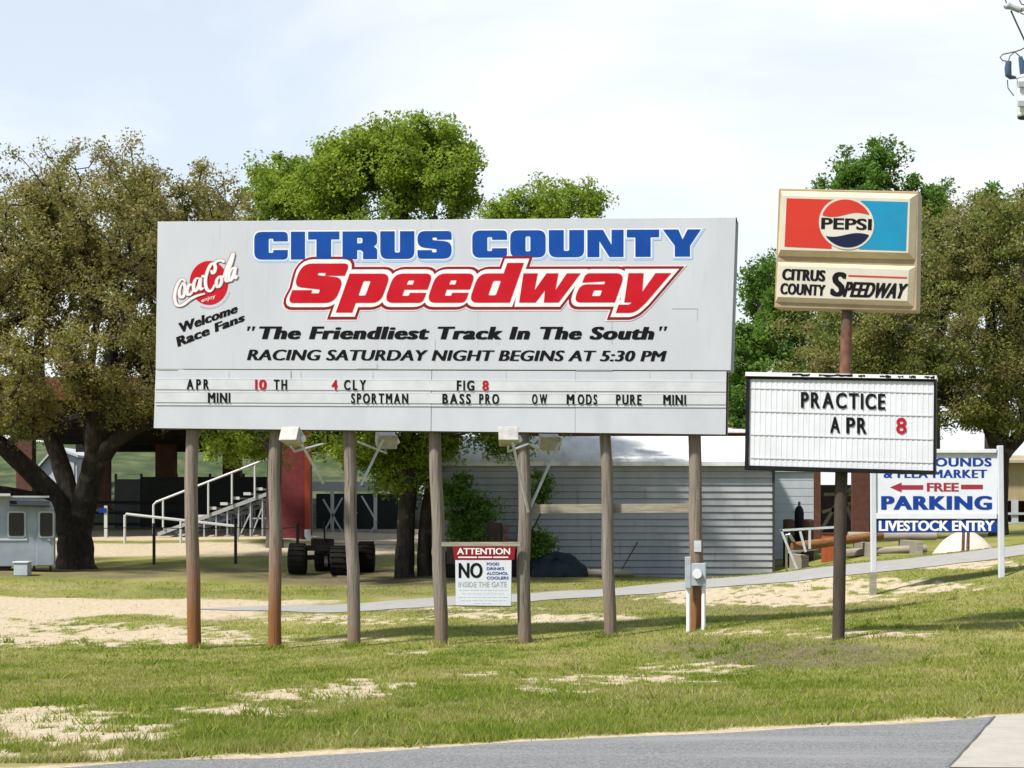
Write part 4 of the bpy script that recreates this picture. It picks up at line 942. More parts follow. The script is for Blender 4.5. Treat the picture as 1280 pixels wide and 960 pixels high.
for a, b in (((313, 672), (328, 632)), ((328, 648), (338, 648)), ((298, 672), (313, 640)), ((313, 648), (328, 648))):
    mb.bar((xat(a[0], Yc), yc + .1, zat(a[1], Yc)), (xat(b[0], Yc), yc + .1, zat(b[1], Yc)), .05, .05)
mb.build('brace', M['alu'], bl)
mb = MB(); mb.tube([(xat(192.5, Yc), yc - .1, zat(668, Yc)), (xat(192.5, Yc), yc - .1, zat(631, Yc)), (xat(196, Yc), yc - .1, zat(627.5, Yc)), (xat(336, Yc), yc - .1, zat(573, Yc)), (xat(336, Yc), yc - .1, zat(618, Yc))], .045, 8)
mb.build('handrail', M['alu_bright'], bl, smooth=True)
for u, v0, v1 in ((204.5, 660, 625), (261, 642, 603), (290.5, 630, 592), (319, 622, 580)):
    mb = MB(); x = xat(u, Yc); mb.tube([(x, yc - .1, zat(v0, Yc)), (x, yc - .1, zat(v1, Yc))], .04, 6); mb.build('rail_post', M['alu_bright'], bl)
# white pipe handrail beside it
Yr = 44.5; yr = Yr * K; pr_ = thing('pipe_railing', P(225, 672, Yr), 'low white pipe railing sloping down in front of the bleacher', 'railing')
mb = MB(); mb.tube([(xat(156, Yr), yr, gz_at(156, Yr) - .2), (xat(156, Yr), yr, zat(644, Yr)), (xat(157.5, Yr), yr, zat(642.5, Yr)), (xat(297, Yr), yr, zat(658, Yr)), (xat(297, Yr), yr, gz_at(297, Yr) - .2)], .05, 8); mb.build('pipe', M['pipe_white'], pr_, smooth=True)
for u, v in ((226, 650),):
    mb = MB(); x = xat(u, Yr); mb.tube([(x, yr, gz_at(u, Yr) - .2), (x, yr, zat(v, Yr))], .045, 8); mb.build('post', M['pipe_white'], pr_)
p_ = thing('sign_stake', P(132, 672, 47), 'short white stake with a small blue tag left of the pipe railing', 'stake')
x, y_ = xat(132, 47), 47 * K
mb = MB(); mb.bbox(x - .06, x + .06, y_, y_ + .1, h(x, y_) - .2, zat(632, 47)); mb.build('stake', M['pipe_white'], p_)
mb = MB(); mb.bbox(x - .26, x + .03, y_ - .04, y_ - .003, zat(641, 47), zat(635, 47)); mb.build('tag', M['sign_blue'], p_)
# cable fence on thin dark stakes
Yf = 38; yf = Yf * K; cf = thing('cable_fence', P(243, 712, Yf), 'single cable strung between thin dark posts in front of the oak', 'cable fence')
fx_ = (-60, 192.5, 294.5, 372)
for u in fx_:
    mb = MB(); x = xat(u, Yf); mb.tube([(x, yf, gz_at(u, Yf) - .3), (x, yf, zat(654, Yf))], .05, 7); mb.build('post', M['dark_edge'], cf)
mb = MB()
for a, b in zip(fx_[:-1], fx_[1:]):
    mb.tube([(xat(a + (b - a) * k / 8, Yf), yf - .06, zat(659 + 2.0 * math.sin(math.pi * k / 8), Yf)) for k in range(9)], .014, 5)
mb.build('cable', M['wire'], cf)
# seating frame in the gap behind (second stand, seen from behind)
Yk = 52; yk = Yk * K; sf = thing('seating_frame', P(432, 672, Yk), 'back of a raised stand with crossed pale braces under it', 'stand')
mb = MB(); mb.bbox(xat(384, Yk), xat(545, Yk), yk, yk + .3, zat(614, Yk), zat(602, Yk)); mb.build('back_board', M['block'], sf)
mb = MB(); mb.bbox(xat(384, Yk), xat(545, Yk), yk + 3.5, yk + 3.6, gz_at(440, Yk) - .3, zat(616, Yk)); mb.build('screen', M['screen'], sf)
for u in (388, 415, 442, 469, 500, 530):
    mb = MB(); x = xat(u, Yk); mb.bbox(x - .07, x + .07, yk + .02, yk + .18, gz_at(u, Yk) - .3, zat(613, Yk)); mb.build('post', M['galv'], sf)
for a, b in (((400, 674), (428, 622)), ((404, 624), (432, 672)), ((426, 674), (446, 640)), ((452, 620), (472, 654)), ((470, 672), (456, 674)), ((468, 606), (474, 600)), ((472, 652), (458, 674)), ((416, 672), (416, 612))):
    mb = MB(); mb.bar(P(*a, Yk - .3), P(*b, Yk - .3), .07, .07); mb.build('brace', M['pipe_white'] if a[0] < 430 else M['galv'], sf)
mb = MB(); mb.bbox(xat(384, Yk), xat(560, Yk), yk - .3, yk - .02, gz_at(440, Yk) - .3, gz_at(440, Yk) + .12); mb.build('kerb', M['concrete'], sf)
# pale tank trailer / shed seen through the oak's fork
Yg = 66; yg = Yg * K; fw = thing('far_hut', P(66, 640, Yg), 'pale blue-grey hut with a sloping roof far behind the oak fork', 'hut')
zg = gz_at(66, Yg) - .3
mb = MB(); mb.prism([(xat(36, Yg), yg, zg), (xat(96, Yg), yg, zg), (xat(96, Yg), yg, zat(572, Yg)), (xat(70, Yg), yg, zat(562, Yg)), (xat(36, Yg), yg, zat(600, Yg))], (0, 5, 0)); mb.build('wall', M['far_white'], fw)
mb = MB(); mb.prism([(xat(30, Yg), yg - .3, zat(606, Yg)), (xat(70, Yg), yg - .3, zat(561, Yg)), (xat(70, Yg), yg - .3, zat(558, Yg)), (xat(30, Yg), yg - .3, zat(603, Yg))], (0, 5.6, 0))
mb.prism([(xat(70, Yg), yg - .3, zat(561, Yg)), (xat(99, Yg), yg - .3, zat(572, Yg)), (xat(99, Yg), yg - .3, zat(569, Yg)), (xat(70, Yg), yg - .3, zat(558, Yg))], (0, 5.6, 0)); mb.build('roof', M['galv'], fw)
mb = MB(); mb.bbox(xat(81, Yg), xat(93, Yg), yg - .05, yg - .005, zg, zat(577, Yg)); mb.build('door', M['pipe_white'], fw)

# ------------------------------------------------------------------ service trailer at the left edge
Yt = 33; yt = Yt * K; ux = lambda u: xat(u, Yt); uz = lambda v: zat(v, Yt)
tr = thing('service_trailer', P(10, 713, Yt), 'pale grey ticket trailer with rounded windows beside the oak trunk', 'trailer')
xl, xr = ux(-62), ux(67.5); zb, zt = uz(708), uz(622)
prof = [(xl + .1, zb), (xr - .05, zb), (xr, zb + .06), (xr, zt - .45), (xr - .10, zt - .12), (xr - .35, zt), (xl + .4, zt), (xl, zt - .3), (xl, zb + .1)]
mb = MB(); mb.prism([(a, yt, b) for a, b in prof], (0, 2.3, 0)); mb.build('body', M['trailer'], tr, bevel=.02)
mb = MB(); mb.bbox(ux(-60), ux(60), yt - .06, yt + 2.36, uz(622) + .003, uz(622) + .05); mb.build('roof_skin', M['pipe_white'], tr)
mb = MB(); mb.bbox(ux(-50), ux(13), yt - .34, yt - .065, uz(620), uz(617)); mb.build('awning_rail', M['alu_bright'], tr)
mb = MB(); mb.prism([(ux(12), yt - .005, uz(628)), (ux(60), yt - .005, uz(629)), (ux(60), yt - .30, uz(634)), (ux(12), yt - .30, uz(633))], (0, 0, .05)); mb.build('rain_hood', M['screen'], tr)
def rrect(x0, x1, z0, z1, y, r=.07):
    out = []
    for cx_, cz_, a0 in ((x1 - r, z1 - r, 0), (x0 + r, z1 - r, 90), (x0 + r, z0 + r, 180), (x1 - r, z0 + r, 270)):
        for k in range(5): a = R(a0 + k * 22.5); out.append((cx_ + r * math.cos(a), y, cz_ + r * math.sin(a)))
    return out
mb = MB(); mb.bbox(ux(44.5), ux(67) - .03, yt - .035, yt - .003, uz(707), uz(634)); dr = mb.build('door', M['trailer'], tr, bevel=.01)
for (u0, u1, v0, v1, par) in ((9, 31.5, 639, 672, tr), (46.5, 66, 639, 672.5, dr), (-40, -6, 640, 672, tr)):
    yy = yt - (.04 if par is dr else .006)
    mb = MB(); mb.prism(rrect(ux(u0), ux(u1), uz(v1), uz(v0), yy - .03), (0, .03, 0)); wf = mb.build('window', M['alu'], par)
    mb = MB(); mb.prism(rrect(ux(u0) + .045, ux(u1) - .045, uz(v1) + .045, uz(v0) - .045, yy - .04, .05), (0, .008, 0))
    mb.build('pane', M['glass'], wf if par is tr else par)
mb = MB(); mb.bbox(ux(-55), ux(33), yt - .022, yt - .004, uz(675.5), uz(673)); mb.build('trim_strip', M['edge_grey'], tr)
mb = MB(); mb.bbox(ux(58), ux(61), yt - .07, yt - .036, uz(676), uz(674)); mb.build('door_handle', M['alu'], tr)
for x in (ux(-30), ux(2)):
    mb = MB(); mb.lathe((x, yt + .12, uz(712) + .2), [(.10, -.1), (.28, -.1), (.30, -.06), (.30, .06), (.28, .1), (.10, .1)], 18, 'y'); mb.build('wheel', M['rubber'], tr, smooth=True)
mb = MB(); mb.bbox(ux(40), ux(43), yt + .3, yt + .4, uz(715) - .1, zb + .01); mb.bbox(ux(60), ux(63), yt + .3, yt + .4, uz(715) - .1, zb + .01); mb.build('jack_stand', M['rusty'], tr)
tr.rotation_euler.z = R(15)
p0 = P(29, 0, 32.2); st_ = thing('step_box', Vector((p0.x, p0.y, h(p0.x, p0.y))), 'small dark grey step box in front of the trailer', 'step')
zg = h(p0.x, p0.y); mb = MB(); mb.bbox(p0.x - .2, p0.x + .17, p0.y - .2, p0.y + .2, zg, zg + .34); mb.build('box', M['block'], st_, bevel=.015)
mb = MB(); mb.bbox(p0.x - .23, p0.x + .20, p0.y - .23, p0.y + .23, zg + .343, zg + .38); mb.build('tread', M['edge_grey'], st_, bevel=.006)

# ------------------------------------------------------------------ old wheeled chassis, clutter round the shed
Yx = 35; yx = Yx * K; zg = gz_at(410, Yx)
wg = thing('wheeled_chassis', Vector((xat(410, Yx), yx, zg)), 'dark old farm chassis on fat black tyres between billboard posts', 'farm chassis')
for i, (u, dy, r, w) in enumerate(((372, 0, .46, .50), (396, 1.9, .44, .5), (424, 0.1, .44, .5), (452, 1.6, .47, .5))):
    x = xat(u, Yx); z = h(x, yx + dy) + r - .04
    wh = thing('wheel', Vector((0, 0, 0)), None, None); wh.parent = wg; wh.location = Vector((x, yx + dy, z)) - wg.location
    mb = MB(); mb.lathe((x, yx + dy, z), [(r * .5, -w / 2), (r * .86, -w / 2), (r * .97, -w * .36), (r, -w * .2), (r, w * .2), (r * .97, w * .36), (r * .86, w / 2), (r * .5, w / 2)], 26, 'x')
    for k in range(18):
        a = 2 * math.pi * k / 18; mb.box(x, yx + dy + math.cos(a) * r, z + math.sin(a) * r, w * .9, .05, .05, Matrix.Rotation(a, 3, 'X'))
    mb.build('tyre', M['rubber'], wh)
    mb = MB(); mb.lathe((x, yx + dy, z), [(.08, -w * .42), (r * .5, -w * .36), (r * .5, w * .36), (.08, w * .42)], 16, 'x'); mb.build('hub', M['rubber'], wh)
mb = MB(); mb.bar((xat(374, Yx), yx, zg + .5), (xat(452, Yx), yx + 1.6, zg + .52), .14, .14); mb.bar((xat(396, Yx), yx + 1.9, zg + .5), (xat(424, Yx), yx + .1, zg + .5), .14, .14); mb.build('axle', M['dark_with_shade'], wg)
mb = MB(); mb.bar((xat(378, Yx), yx + .4, zg + .78), (xat(448, Yx), yx + .9, zg + .74), .4, .16); mb.bar((xat(405, Yx), yx + .5, zg + .5), (xat(412, Yx), yx - .9, zg + .32), .1, .1); mb.build('frame', M['dark_with_shade'], wg, bevel=.01)
mb = MB(); mb.bar((xat(386, Yx), yx + .6, zg + .95), (xat(414, Yx), yx + .7, zg + .93), .5, .22); mb.tube([(xat(404, Yx), yx + .4, zg + 1.0), (xat(404, Yx), yx + .3, zg + 1.55)], .03, 6); mb.build('engine_block', M['rubber'], wg, bevel=.02)

Ym = 33.0; ym = Ym * K
om = thing('rusty_machine', Vector((xat(600, Ym), ym, gz_at(600, Ym))), 'rusty orange-brown machine standing by the shed behind the notice board', 'machine')
zg = gz_at(600, Ym)
mb = MB(); mb.bbox(xat(558, Ym), xat(632, Ym), ym, ym + .8, zg + .35, zg + .85); mb.build('body', M['pole_dark'], om, bevel=.03)
mb = MB(); mb.bbox(xat(600, Ym), xat(628, Ym), ym + .1, ym + .7, zg + .85, zg + 1.5); mb.build('hood', M['pole_dark'], om, bevel=.04)
mb = MB(); mb.bbox(xat(628, Ym), xat(636, Ym), ym - .05, ym + .1, zg + .6, zg + 1.45); mb.build('side_plate', M['rust_pole'], om)
for u in (566, 645):
    mb = MB(); mb.lathe((xat(u, Ym), ym + .2, h(xat(u, Ym), ym) + .38), [(.1, -.14), (.34, -.14), (.4, -.09), (.4, .09), (.34, .14), (.1, .14)], 22, 'y'); mb.build('wheel', M['rubber'], om, smooth=True)
# tarp covered heap
p0 = P(694, 0, 33.1); zg = h(p0.x, p0.y); mb = MB(); rs = random.Random(12)
vs, fs = [], []; na, nb = 22, 9
for j in range(nb):
    f_ = j / (nb - 1)
    for k in range(na):
        a = 2 * math.pi * k / na; rr_ = (1 - f_ ** 2.6) ** .5 if f_ < 1 else 0
        n_ = 1 + .12 * math.sin(3 * a + 1) + .08 * math.sin(7 * a + f_ * 5) + rs.uniform(-.03, .03)
        vs.append((p0.x + .78 * rr_ * n_ * math.cos(a), p0.y + .45 * rr_ * n_ * math.sin(a), zg - .05 + (.60 + .10 * math.sin(2 * a + .6)) * f_ + .06 * math.sin(4 * a) + .03 * math.sin(9 * a + 4 * f_)))
for j in range(nb - 1):
    for k in range(na): fs.append((j * na + k, j * na + (k + 1) % na, (j + 1) * na + (k + 1) % na, (j + 1) * na + k))
mb.add(vs, fs); o = mb.build('tarp_heap', M['tarp'], smooth=True, origin=(p0.x, p0.y, zg)); tag(o, 'dark blue-grey tarp draped over a heap against the shed wall', 'tarp heap')
def log(name, a, b, r, m, label, group, n=10):
    a, b = Vector(a), Vector(b); rg = random.Random(int(a.x * 100)); mb = MB()
    mb.tube([a.lerp(b, k / 6) + Vector((0, 0, rg.uniform(-.01, .01))) for k in range(7)], [r * (1 - .02 * k) for k in range(7)], n, wob=.06, rng=rg)
    o = mb.build(name, M[m], smooth=True, origin=a); tag(o, label, 'pole' if 'pole' in name else 'log', group); return o
def lz(u, Y, up): p = P(u, 0, Y); return Vector((p.x, p.y, h(p.x, p.y) + up))
log('timber_log', lz(728, 33.4, .10), lz(792, 33.4, .12), .11, 'log_grey', 'grey log lying at the foot of the shed wall', None)
log('leaning_rod', lz(772, 33.5, .02), lz(772, 33.5, 0) + Vector((.62, .9, .95)), .018, 'rusty', 'thin rusty rod leaning on the shed wall', None, 6)
log('wooden_pole', lz(991, 32.4, .62), lz(1102, 33.2, .52), .135, 'log_tan', 'thick orange-tan pole, longest of the stacked poles', 'stacked wooden poles')
log('wooden_pole', lz(1060, 34.0, .55), lz(1170, 34.0, .45), .13, 'log_grey', 'weathered grey pole poking out right of the parking sign post', 'stacked wooden poles')
log('wooden_pole', lz(1055, 33.2, .16), lz(1158, 33.2, .14), .13, 'log_grey', 'pale grey pole lowest in the stack beside the sand pile', 'stacked wooden poles')
for u in (1000, 1082, 1140):
    p0 = P(u, 0, 33.2); zg = h(p0.x, p0.y); mb = MB(); mb.bbox(p0.x - .09, p0.x + .09, p0.y - .9, p0.y + 1.3, zg - .1, zg + .36); o = mb.build('timber_bearer', M['plank'], origin=(p0.x, p0.y, zg), bevel=.01)
    tag(o, {1000: 'squared timber bearer under the left end of the orange-tan pole', 1082: 'squared timber bearer under the poles behind the parking sign post', 1140: 'squared timber bearer near the sand pile'}[u], 'bearer', 'bearers under the poles')
# leaning metal frame rack
Yz = 32.2; fr = thing('frame_rack', lz(1000, Yz, 0), 'leaning grey tubular metal rack at the corner of the shed', 'rack')
mb = MB()
for a, b in (((976, 662), (999, 719)), ((983, 668), (983, 716)), ((975, 663), (1044, 659)), ((986, 667), (1000, 690)), ((1000, 664), (1007, 690)), ((1012, 662), (1012, 686)), ((986, 690), (1022, 686)), ((1044, 659), (1050, 690))):
    mb.bar(P(*a, Yz), P(*b, Yz + (.5 if a[1] > 664 else 0)), .06, .06)
mb.build('frame', M['galv'], fr)
p0 = lz(1038, 33.5, 0); ob = thing('orange_crate', p0, 'orange crate behind the dark sign pole', 'crate'); zc = zat(668, 33.5)
mb = MB(); mb.bbox(p0.x - .22, p0.x + .18, p0.y - .2, p0.y + .2, p0.z - .05, zc); mb.build('box', M['orange'], ob, bevel=.01)
mb = MB(); mb.bbox(p0.x - .24, p0.x + .20, p0.y - .22, p0.y + .22, zc + .003, zc + .05); mb.build('lid', M['rusty'], ob)
p0 = lz(999, 35.5, 0); gt = thing('gas_cylinder', p0, 'upright dark blue gas cylinder in front of the block annex', 'gas cylinder'); z1 = zat(632, 35.5)
mb = MB(); mb.lathe(p0, [(.12, -.1), (.14, 0), (.14, z1 - p0.z - .2), (.11, z1 - p0.z - .08), (.05, z1 - p0.z)], 16); mb.build('bottle', M['frame_black'], gt, smooth=True)
mb = MB(); mb.lathe(p0 + Vector((0, 0, z1 - p0.z + .002)), [(.03, 0), (.04, .05), (.04, .1), (.02, .12)], 10); mb.build('valve', M['rusty'], gt)
for u, v0, label in ((986, 650, 'dark drum with brown lid left of the gas cylinder'), (1010, 650, 'squat dark drum right of the gas cylinder')):
    p0 = lz(u, 35.2, 0); dm = thing('oil_drum', p0, label, 'drum', 'drums by the annex'); zt_ = zat(v0, 35.2) - p0.z
    mb = MB(); mb.lathe(p0, [(.16, -.05), (.17, 0), (.17, zt_ * .33), (.18, zt_ * .35), (.17, zt_ * .37), (.17, zt_ * .66), (.18, zt_ * .68), (.17, zt_ * .7), (.17, zt_ - .02), (.16, zt_)], 16); mb.build('body', M['rusty'], dm, smooth=True)
    mb = MB(); mb.lathe(p0 + Vector((0, 0, zt_ + .002)), [(.14, 0), (.14, .02), (.03, .025)], 16); mb.build('lid', M['pillar_brown'], dm)
# sand pile
p0 = lz(1206, 31.5, 0); mb = MB(); vs, fs = [], []; na, nb = 40, 14; w_ = 40 / 1500 * 31.5
for j in range(nb):
    f_ = j / (nb - 1); rr_ = w_ * (1 - f_)
    for k in range(na):
        a = 2 * math.pi * k / na; x, y = p0.x + rr_ * math.cos(a) * 1.0, p0.y + rr_ * math.sin(a) * 1.2
        n_ = float(fbm(np.array([x * 2.5]), np.array([y * 2.5]), 9)[0]) - .5
        vs.append((x, y, p0.z - .06 + .64 * (1 - (1 - f_) ** 1.9) + n_ * .14 * math.sin(math.pi * min(1, f_ + .1))))
for j in range(nb - 1):
    for k in range(na): fs.append((j * na + k, j * na + (k + 1) % na, (j + 1) * na + (k + 1) % na, (j + 1) * na + k))
mb.add(vs, fs); o = mb.build('sand_pile', M['sandpile'], smooth=True, origin=p0); tag(o, 'rounded heap of pale sand behind the parking sign', 'sand pile')
for u, vt, label in ((1203.5, 658, 'thin rusty stake in front of the sand pile, left of a pair'), (1209.5, 660, 'thin dark stake in front of the sand pile, right of a pair')):
    p0 = lz(u, 30.0, -.2); mb = MB(); z1 = zat(vt, 30.0)
    mb.tube([p0, (p0.x + .02, p0.y, z1)], [.045, .04], 8); o = mb.build('stake', M['rust_pole'], smooth=True, origin=p0); tag(o, label, 'stake', 'stakes by the sand pile')

# ------------------------------------------------------------------ transformer on the utility pole at the right edge
Yu = 26.5; yu = Yu * K; px = xat(1306, Yu)
tp = thing('utility_pole', Vector((px, yu, h(px, yu))), 'utility pole with pale transformer can at the right edge of the sky', 'utility pole')
mb = MB(); mb.tube([(px, yu, h(px, yu) - .4), (px, yu, zat(-60, Yu))], [.17, .12], 14); mb.build('pole', M['pole_dark'], tp, smooth=True)
cx_ = xat(1282.5, Yu); mb = MB(); zb_, zt_ = zat(147, Yu), zat(97, Yu)
mb.lathe((cx_, yu - .05, zb_), [(.18, 0), (.205, .03), (.21, .05), (.21, zt_ - zb_ - .04), (.225, zt_ - zb_ - .03), (.225, zt_ - zb_), (.12, zt_ - zb_ + .06)], 24); can = mb.build('transformer_can', M['can_grey'], tp, smooth=True)
mb = MB(); mb.lathe((cx_, yu - .05, zb_ - .025), [(.19, 0), (.2, .022)], 24); mb.build('bottom_ring', M['dark_edge'], can)
for v in (109, 133):
    mb = MB(); mb.bbox(cx_ - .21 - .03, cx_ - .06, yu - .30, yu - .20, zat(v, Yu) - .06, zat(v, Yu) + .06); mb.build('lug', M['box_grey'], can)
mb = MB(); mb.bbox(cx_ + .18, px, yu - .1, yu, zat(128, Yu), zat(112, Yu)); mb.build('bracket', M['galv'], tp)
zp = lambda x, y, dy=0: P(1220 + x / 6, y / 6, Yu) + Vector((0, dy, 0))
mb = MB(); mb.tube([zp(290, 590, -.1), zp(250, 588, -.1), zp(233, 570, -.1), zp(230, 520, -.1), zp(235, 470, -.1)], [.03, .05, .075, .075, .065], 10); mb.build('arrester', M['insulator'], tp, smooth=True)
mb = MB(); mb.tube([zp(348, 590, -.1), zp(346, 545, -.1), zp(335, 490, -.1), zp(322, 435, -.1)], [.06, .085, .07, .045], 10); mb.build('bushing', M['insulator'], tp, smooth=True)
mb = MB(); mb.tube([zp(235, 470, -.1), zp(200, 455), zp(180, 430), zp(200, 408), zp(290, 388), zp(322, 435, -.1)], .014, 5); mb.build('lead_wire', M['wire'], tp); mb = MB(); mb.tube([zp(240, 470), zp(255, 420), zp(290, 390)], .012, 5); mb.build('lead_wire', M['wire'], tp); mb = MB(); mb.tube([zp(290, 388), zp(330, 376), zp(420, 330)], .014, 5); mb.build('lead_wire', M['wire'], tp)
mb = MB(); mb.tube([zp(235, 600), zp(240, 660), zp(285, 720)], .012, 5); mb.build('lead_wire', M['wire'], tp); mb = MB(); mb.tube([zp(262, 80), zp(300, 165), zp(356, 285), zp(420, 420)], .02, 5); mb.build('lead_wire', M['wire'], tp); mb = MB(); mb.tube([zp(218, -10), zp(232, 35)], .014, 5); mb.build('lead_wire', M['wire'], tp); mb = MB(); mb.tube([zp(330, 95), zp(360, 108), zp(420, 100)], .014, 5); mb.build('lead_wire', M['wire'], tp); mb = MB(); mb.tube([zp(300, -60), zp(340, 30), zp(420, 55)], .014, 5); mb.build('lead_wire', M['wire'], tp)
mb = MB(); mb.tube([zp(215, 55), zp(240, 42), zp(270, 55), zp(330, 75)], [.05, .085, .06, .075], 9); mb.build('fuse_cutout', M['box_grey'], tp, smooth=True)
mb = MB(); mb.bar(zp(330, 78), (px + .1, yu - .14, zat(4, Yu)), .07, .07); mb.bar((px - 1.2, yu - .22, zat(-40, Yu)), (px + 1.2, yu - .22, zat(-40, Yu)), .09, .11); mb.build('crossarm', M['plank'], tp)

# ------------------------------------------------------------------ trees
def leaves_mesh(centers, sig, n, size, g, up=.35, droop=0.0):
    c = np.repeat(centers, n, 0); m_ = len(c); s_ = np.repeat(sig, n, 0)[:, None] if hasattr(sig, '__len__') else sig
    d = g.normal(size=(m_, 3)); d /= np.linalg.norm(d, axis=1)[:, None]; d *= g.uniform(0, 1, (m_, 1)) ** .42 * 1.75
    pos = c + d * s_ * np.array([1, 1, .72])
    nrm = g.normal(size=(m_, 3)); nrm[:, 2] += up * 2; nrm /= np.linalg.norm(nrm, axis=1)[:, None]
    a = g.normal(size=(m_, 3)); a[:, 2] -= droop; a -= nrm * (a * nrm).sum(1)[:, None]; a /= np.linalg.norm(a, axis=1)[:, None]
    b = np.cross(nrm, a); L = size * g.uniform(.45, 1.6, (m_, 1)); W = L * g.uniform(.40, .62, (m_, 1))
    q = np.stack([pos - a * L * .5, pos + b * W * .5 - a * L * .05, pos + a * L * .5, pos - b * W * .5 - a * L * .05], 1).reshape(-1, 3)
    return q, np.arange(len(q)).reshape(-1, 4)
def tree(name, base, limbs, lobes, leafm, barkm, label, seed, nleaf, size, sig, gap=.0, twig=.014, group=None, reach=.75, droop=0.0, gscale=.45):
    """limbs: list of (points, radii) in world space, first one the trunk; lobes: (centre, radii, clusters)"""
    g = np.random.default_rng(seed); rg = random.Random(seed)
    nodes, par, fixed = [], [], []
    for pts, rads in limbs:
        pts = [Vector(p) for p in pts]; last = -1
        for i in range(len(pts) - 1):
            seg = max(1, int((pts[i + 1] - pts[i]).length / .5))
            for k in range(seg + (i == len(pts) - 2)):
                nodes.append(np.array(pts[i].lerp(pts[i + 1], k / seg))); par.append(last); fixed.append(True); last = len(nodes) - 1
    nleaf = max(20, int(nleaf * .56)); sig *= .70; gscale *= 1.8; lobes = [(c, r, int(n * 1.75)) for c, r, n in lobes]
    start = np.array(limbs[0][0][-1])
    cl = []
    for c, r, n in lobes:
        k = 0; tries = 0
        while k < n and tries < n * 30:
            tries += 1
            d = g.normal(size=3); d /= np.linalg.norm(d); q = np.array(c) + d * np.array(r) * (g.uniform() ** .45 if g.uniform() > .20 else g.uniform(.96, 1.28))
            if gap and float(fbm(np.array([q[0] * gscale + 7.3 * seed]), np.array([(q[2] + .4 * q[1]) * gscale]), seed, 3)[0]) < gap: continue
            cl.append(q); k += 1
    cl = np.array(cl); order = np.argsort(np.linalg.norm(cl - start, axis=1))
    NA = np.zeros((len(nodes) + len(cl) * 4, 3)); NA[:len(nodes)] = nodes; cnt = len(nodes)
    tips = []; n_limb = cnt; n_tr = 0
    acc = 0
    for j in order:
        q = cl[j]; dd = np.linalg.norm(NA[:cnt] - q, axis=1) + .25 * np.maximum(0, NA[:cnt, 2] - q[2])
        dd[:4] += 3
        i = int(np.argmin(dd)); a = NA[i]; d = q - a; L = np.linalg.norm(d); ns = 2 if L < 1.2 else 3; last = i
        for k in range(1, ns + 1):
            p = a + d * k / ns + (g.normal(size=3) * L * .09 if k < ns else 0)
            NA[cnt] = p; par.append(last); fixed.append(False); last = cnt; cnt += 1
        tips.append(last)
    A = np.zeros(cnt)
    for i in tips: A[i] += twig ** 2.2
    for i in range(cnt - 1, n_limb - 1, -1): A[par[i]] += A[i]
    t = thing(name, base, label, 'tree', group)
    mb = MB()
    for li, (pts, rads) in enumerate(limbs):
        sp = smooth_poly([Vector(p) for p in pts], 4) if len(pts) > 2 else [Vector(p) for p in pts]
        rr_ = np.interp(np.linspace(0, 1, len(sp)), np.linspace(0, 1, len(rads)), rads); mb.tube(sp, list(rr_), 11, wob=.14, rng=rg)
    for i in range(n_limb, cnt):
        p = par[i]; r1 = max(twig * .7, A[i] ** (1 / 2.2)); r0 = r1 * 1.12
        r0, r1 = min(r0, .16), min(r1, .15)
        if (NA[i] - NA[p]).any(): mb.tube([NA[p], NA[i]], [r0, r1], 5 if r1 > .03 else 4, cap=False)
    mb.build('trunk', M[barkm], t, smooth=True)
    tc_ = NA[np.array(tips)]; mids = (NA[np.array(tips)] + NA[np.array([par[i] for i in tips])]) / 2
    sg = g.uniform(.55, 1.35, len(tc_)) * sig
    q1, f1 = leaves_mesh(tc_, sg, nleaf, size, g, droop=droop); q2, f2 = leaves_mesh(mids, sg * .7, max(2, nleaf // 3), size, g, droop=droop)
    q = np.concatenate([q1, q2]); f = np.arange(len(q)).reshape(-1, 4)
    me = bpy.data.meshes.new('crown'); np_mesh(me, q - np.array(base)[None], f); me.materials.append(M[leafm])
    o = bpy.data.objects.new('crown', me); C.objects.link(o); o.parent = t
    return t
def lobe(u, v, Y, dy, ru, rv, ry, n): 
    p = P(u, v, Y); return ((p.x, p.y + dy, p.z), (ru / 1500 * Y, ry, rv / 1500 * Y), n)
def lim(Y, pts, rads): return ([P(u, v, Y) + Vector((0, dy, 0)) for u, v, dy in pts], rads)
def tbase(u, Y): p = P(u, 0, Y); return Vector((p.x, p.y, h(p.x, p.y)))

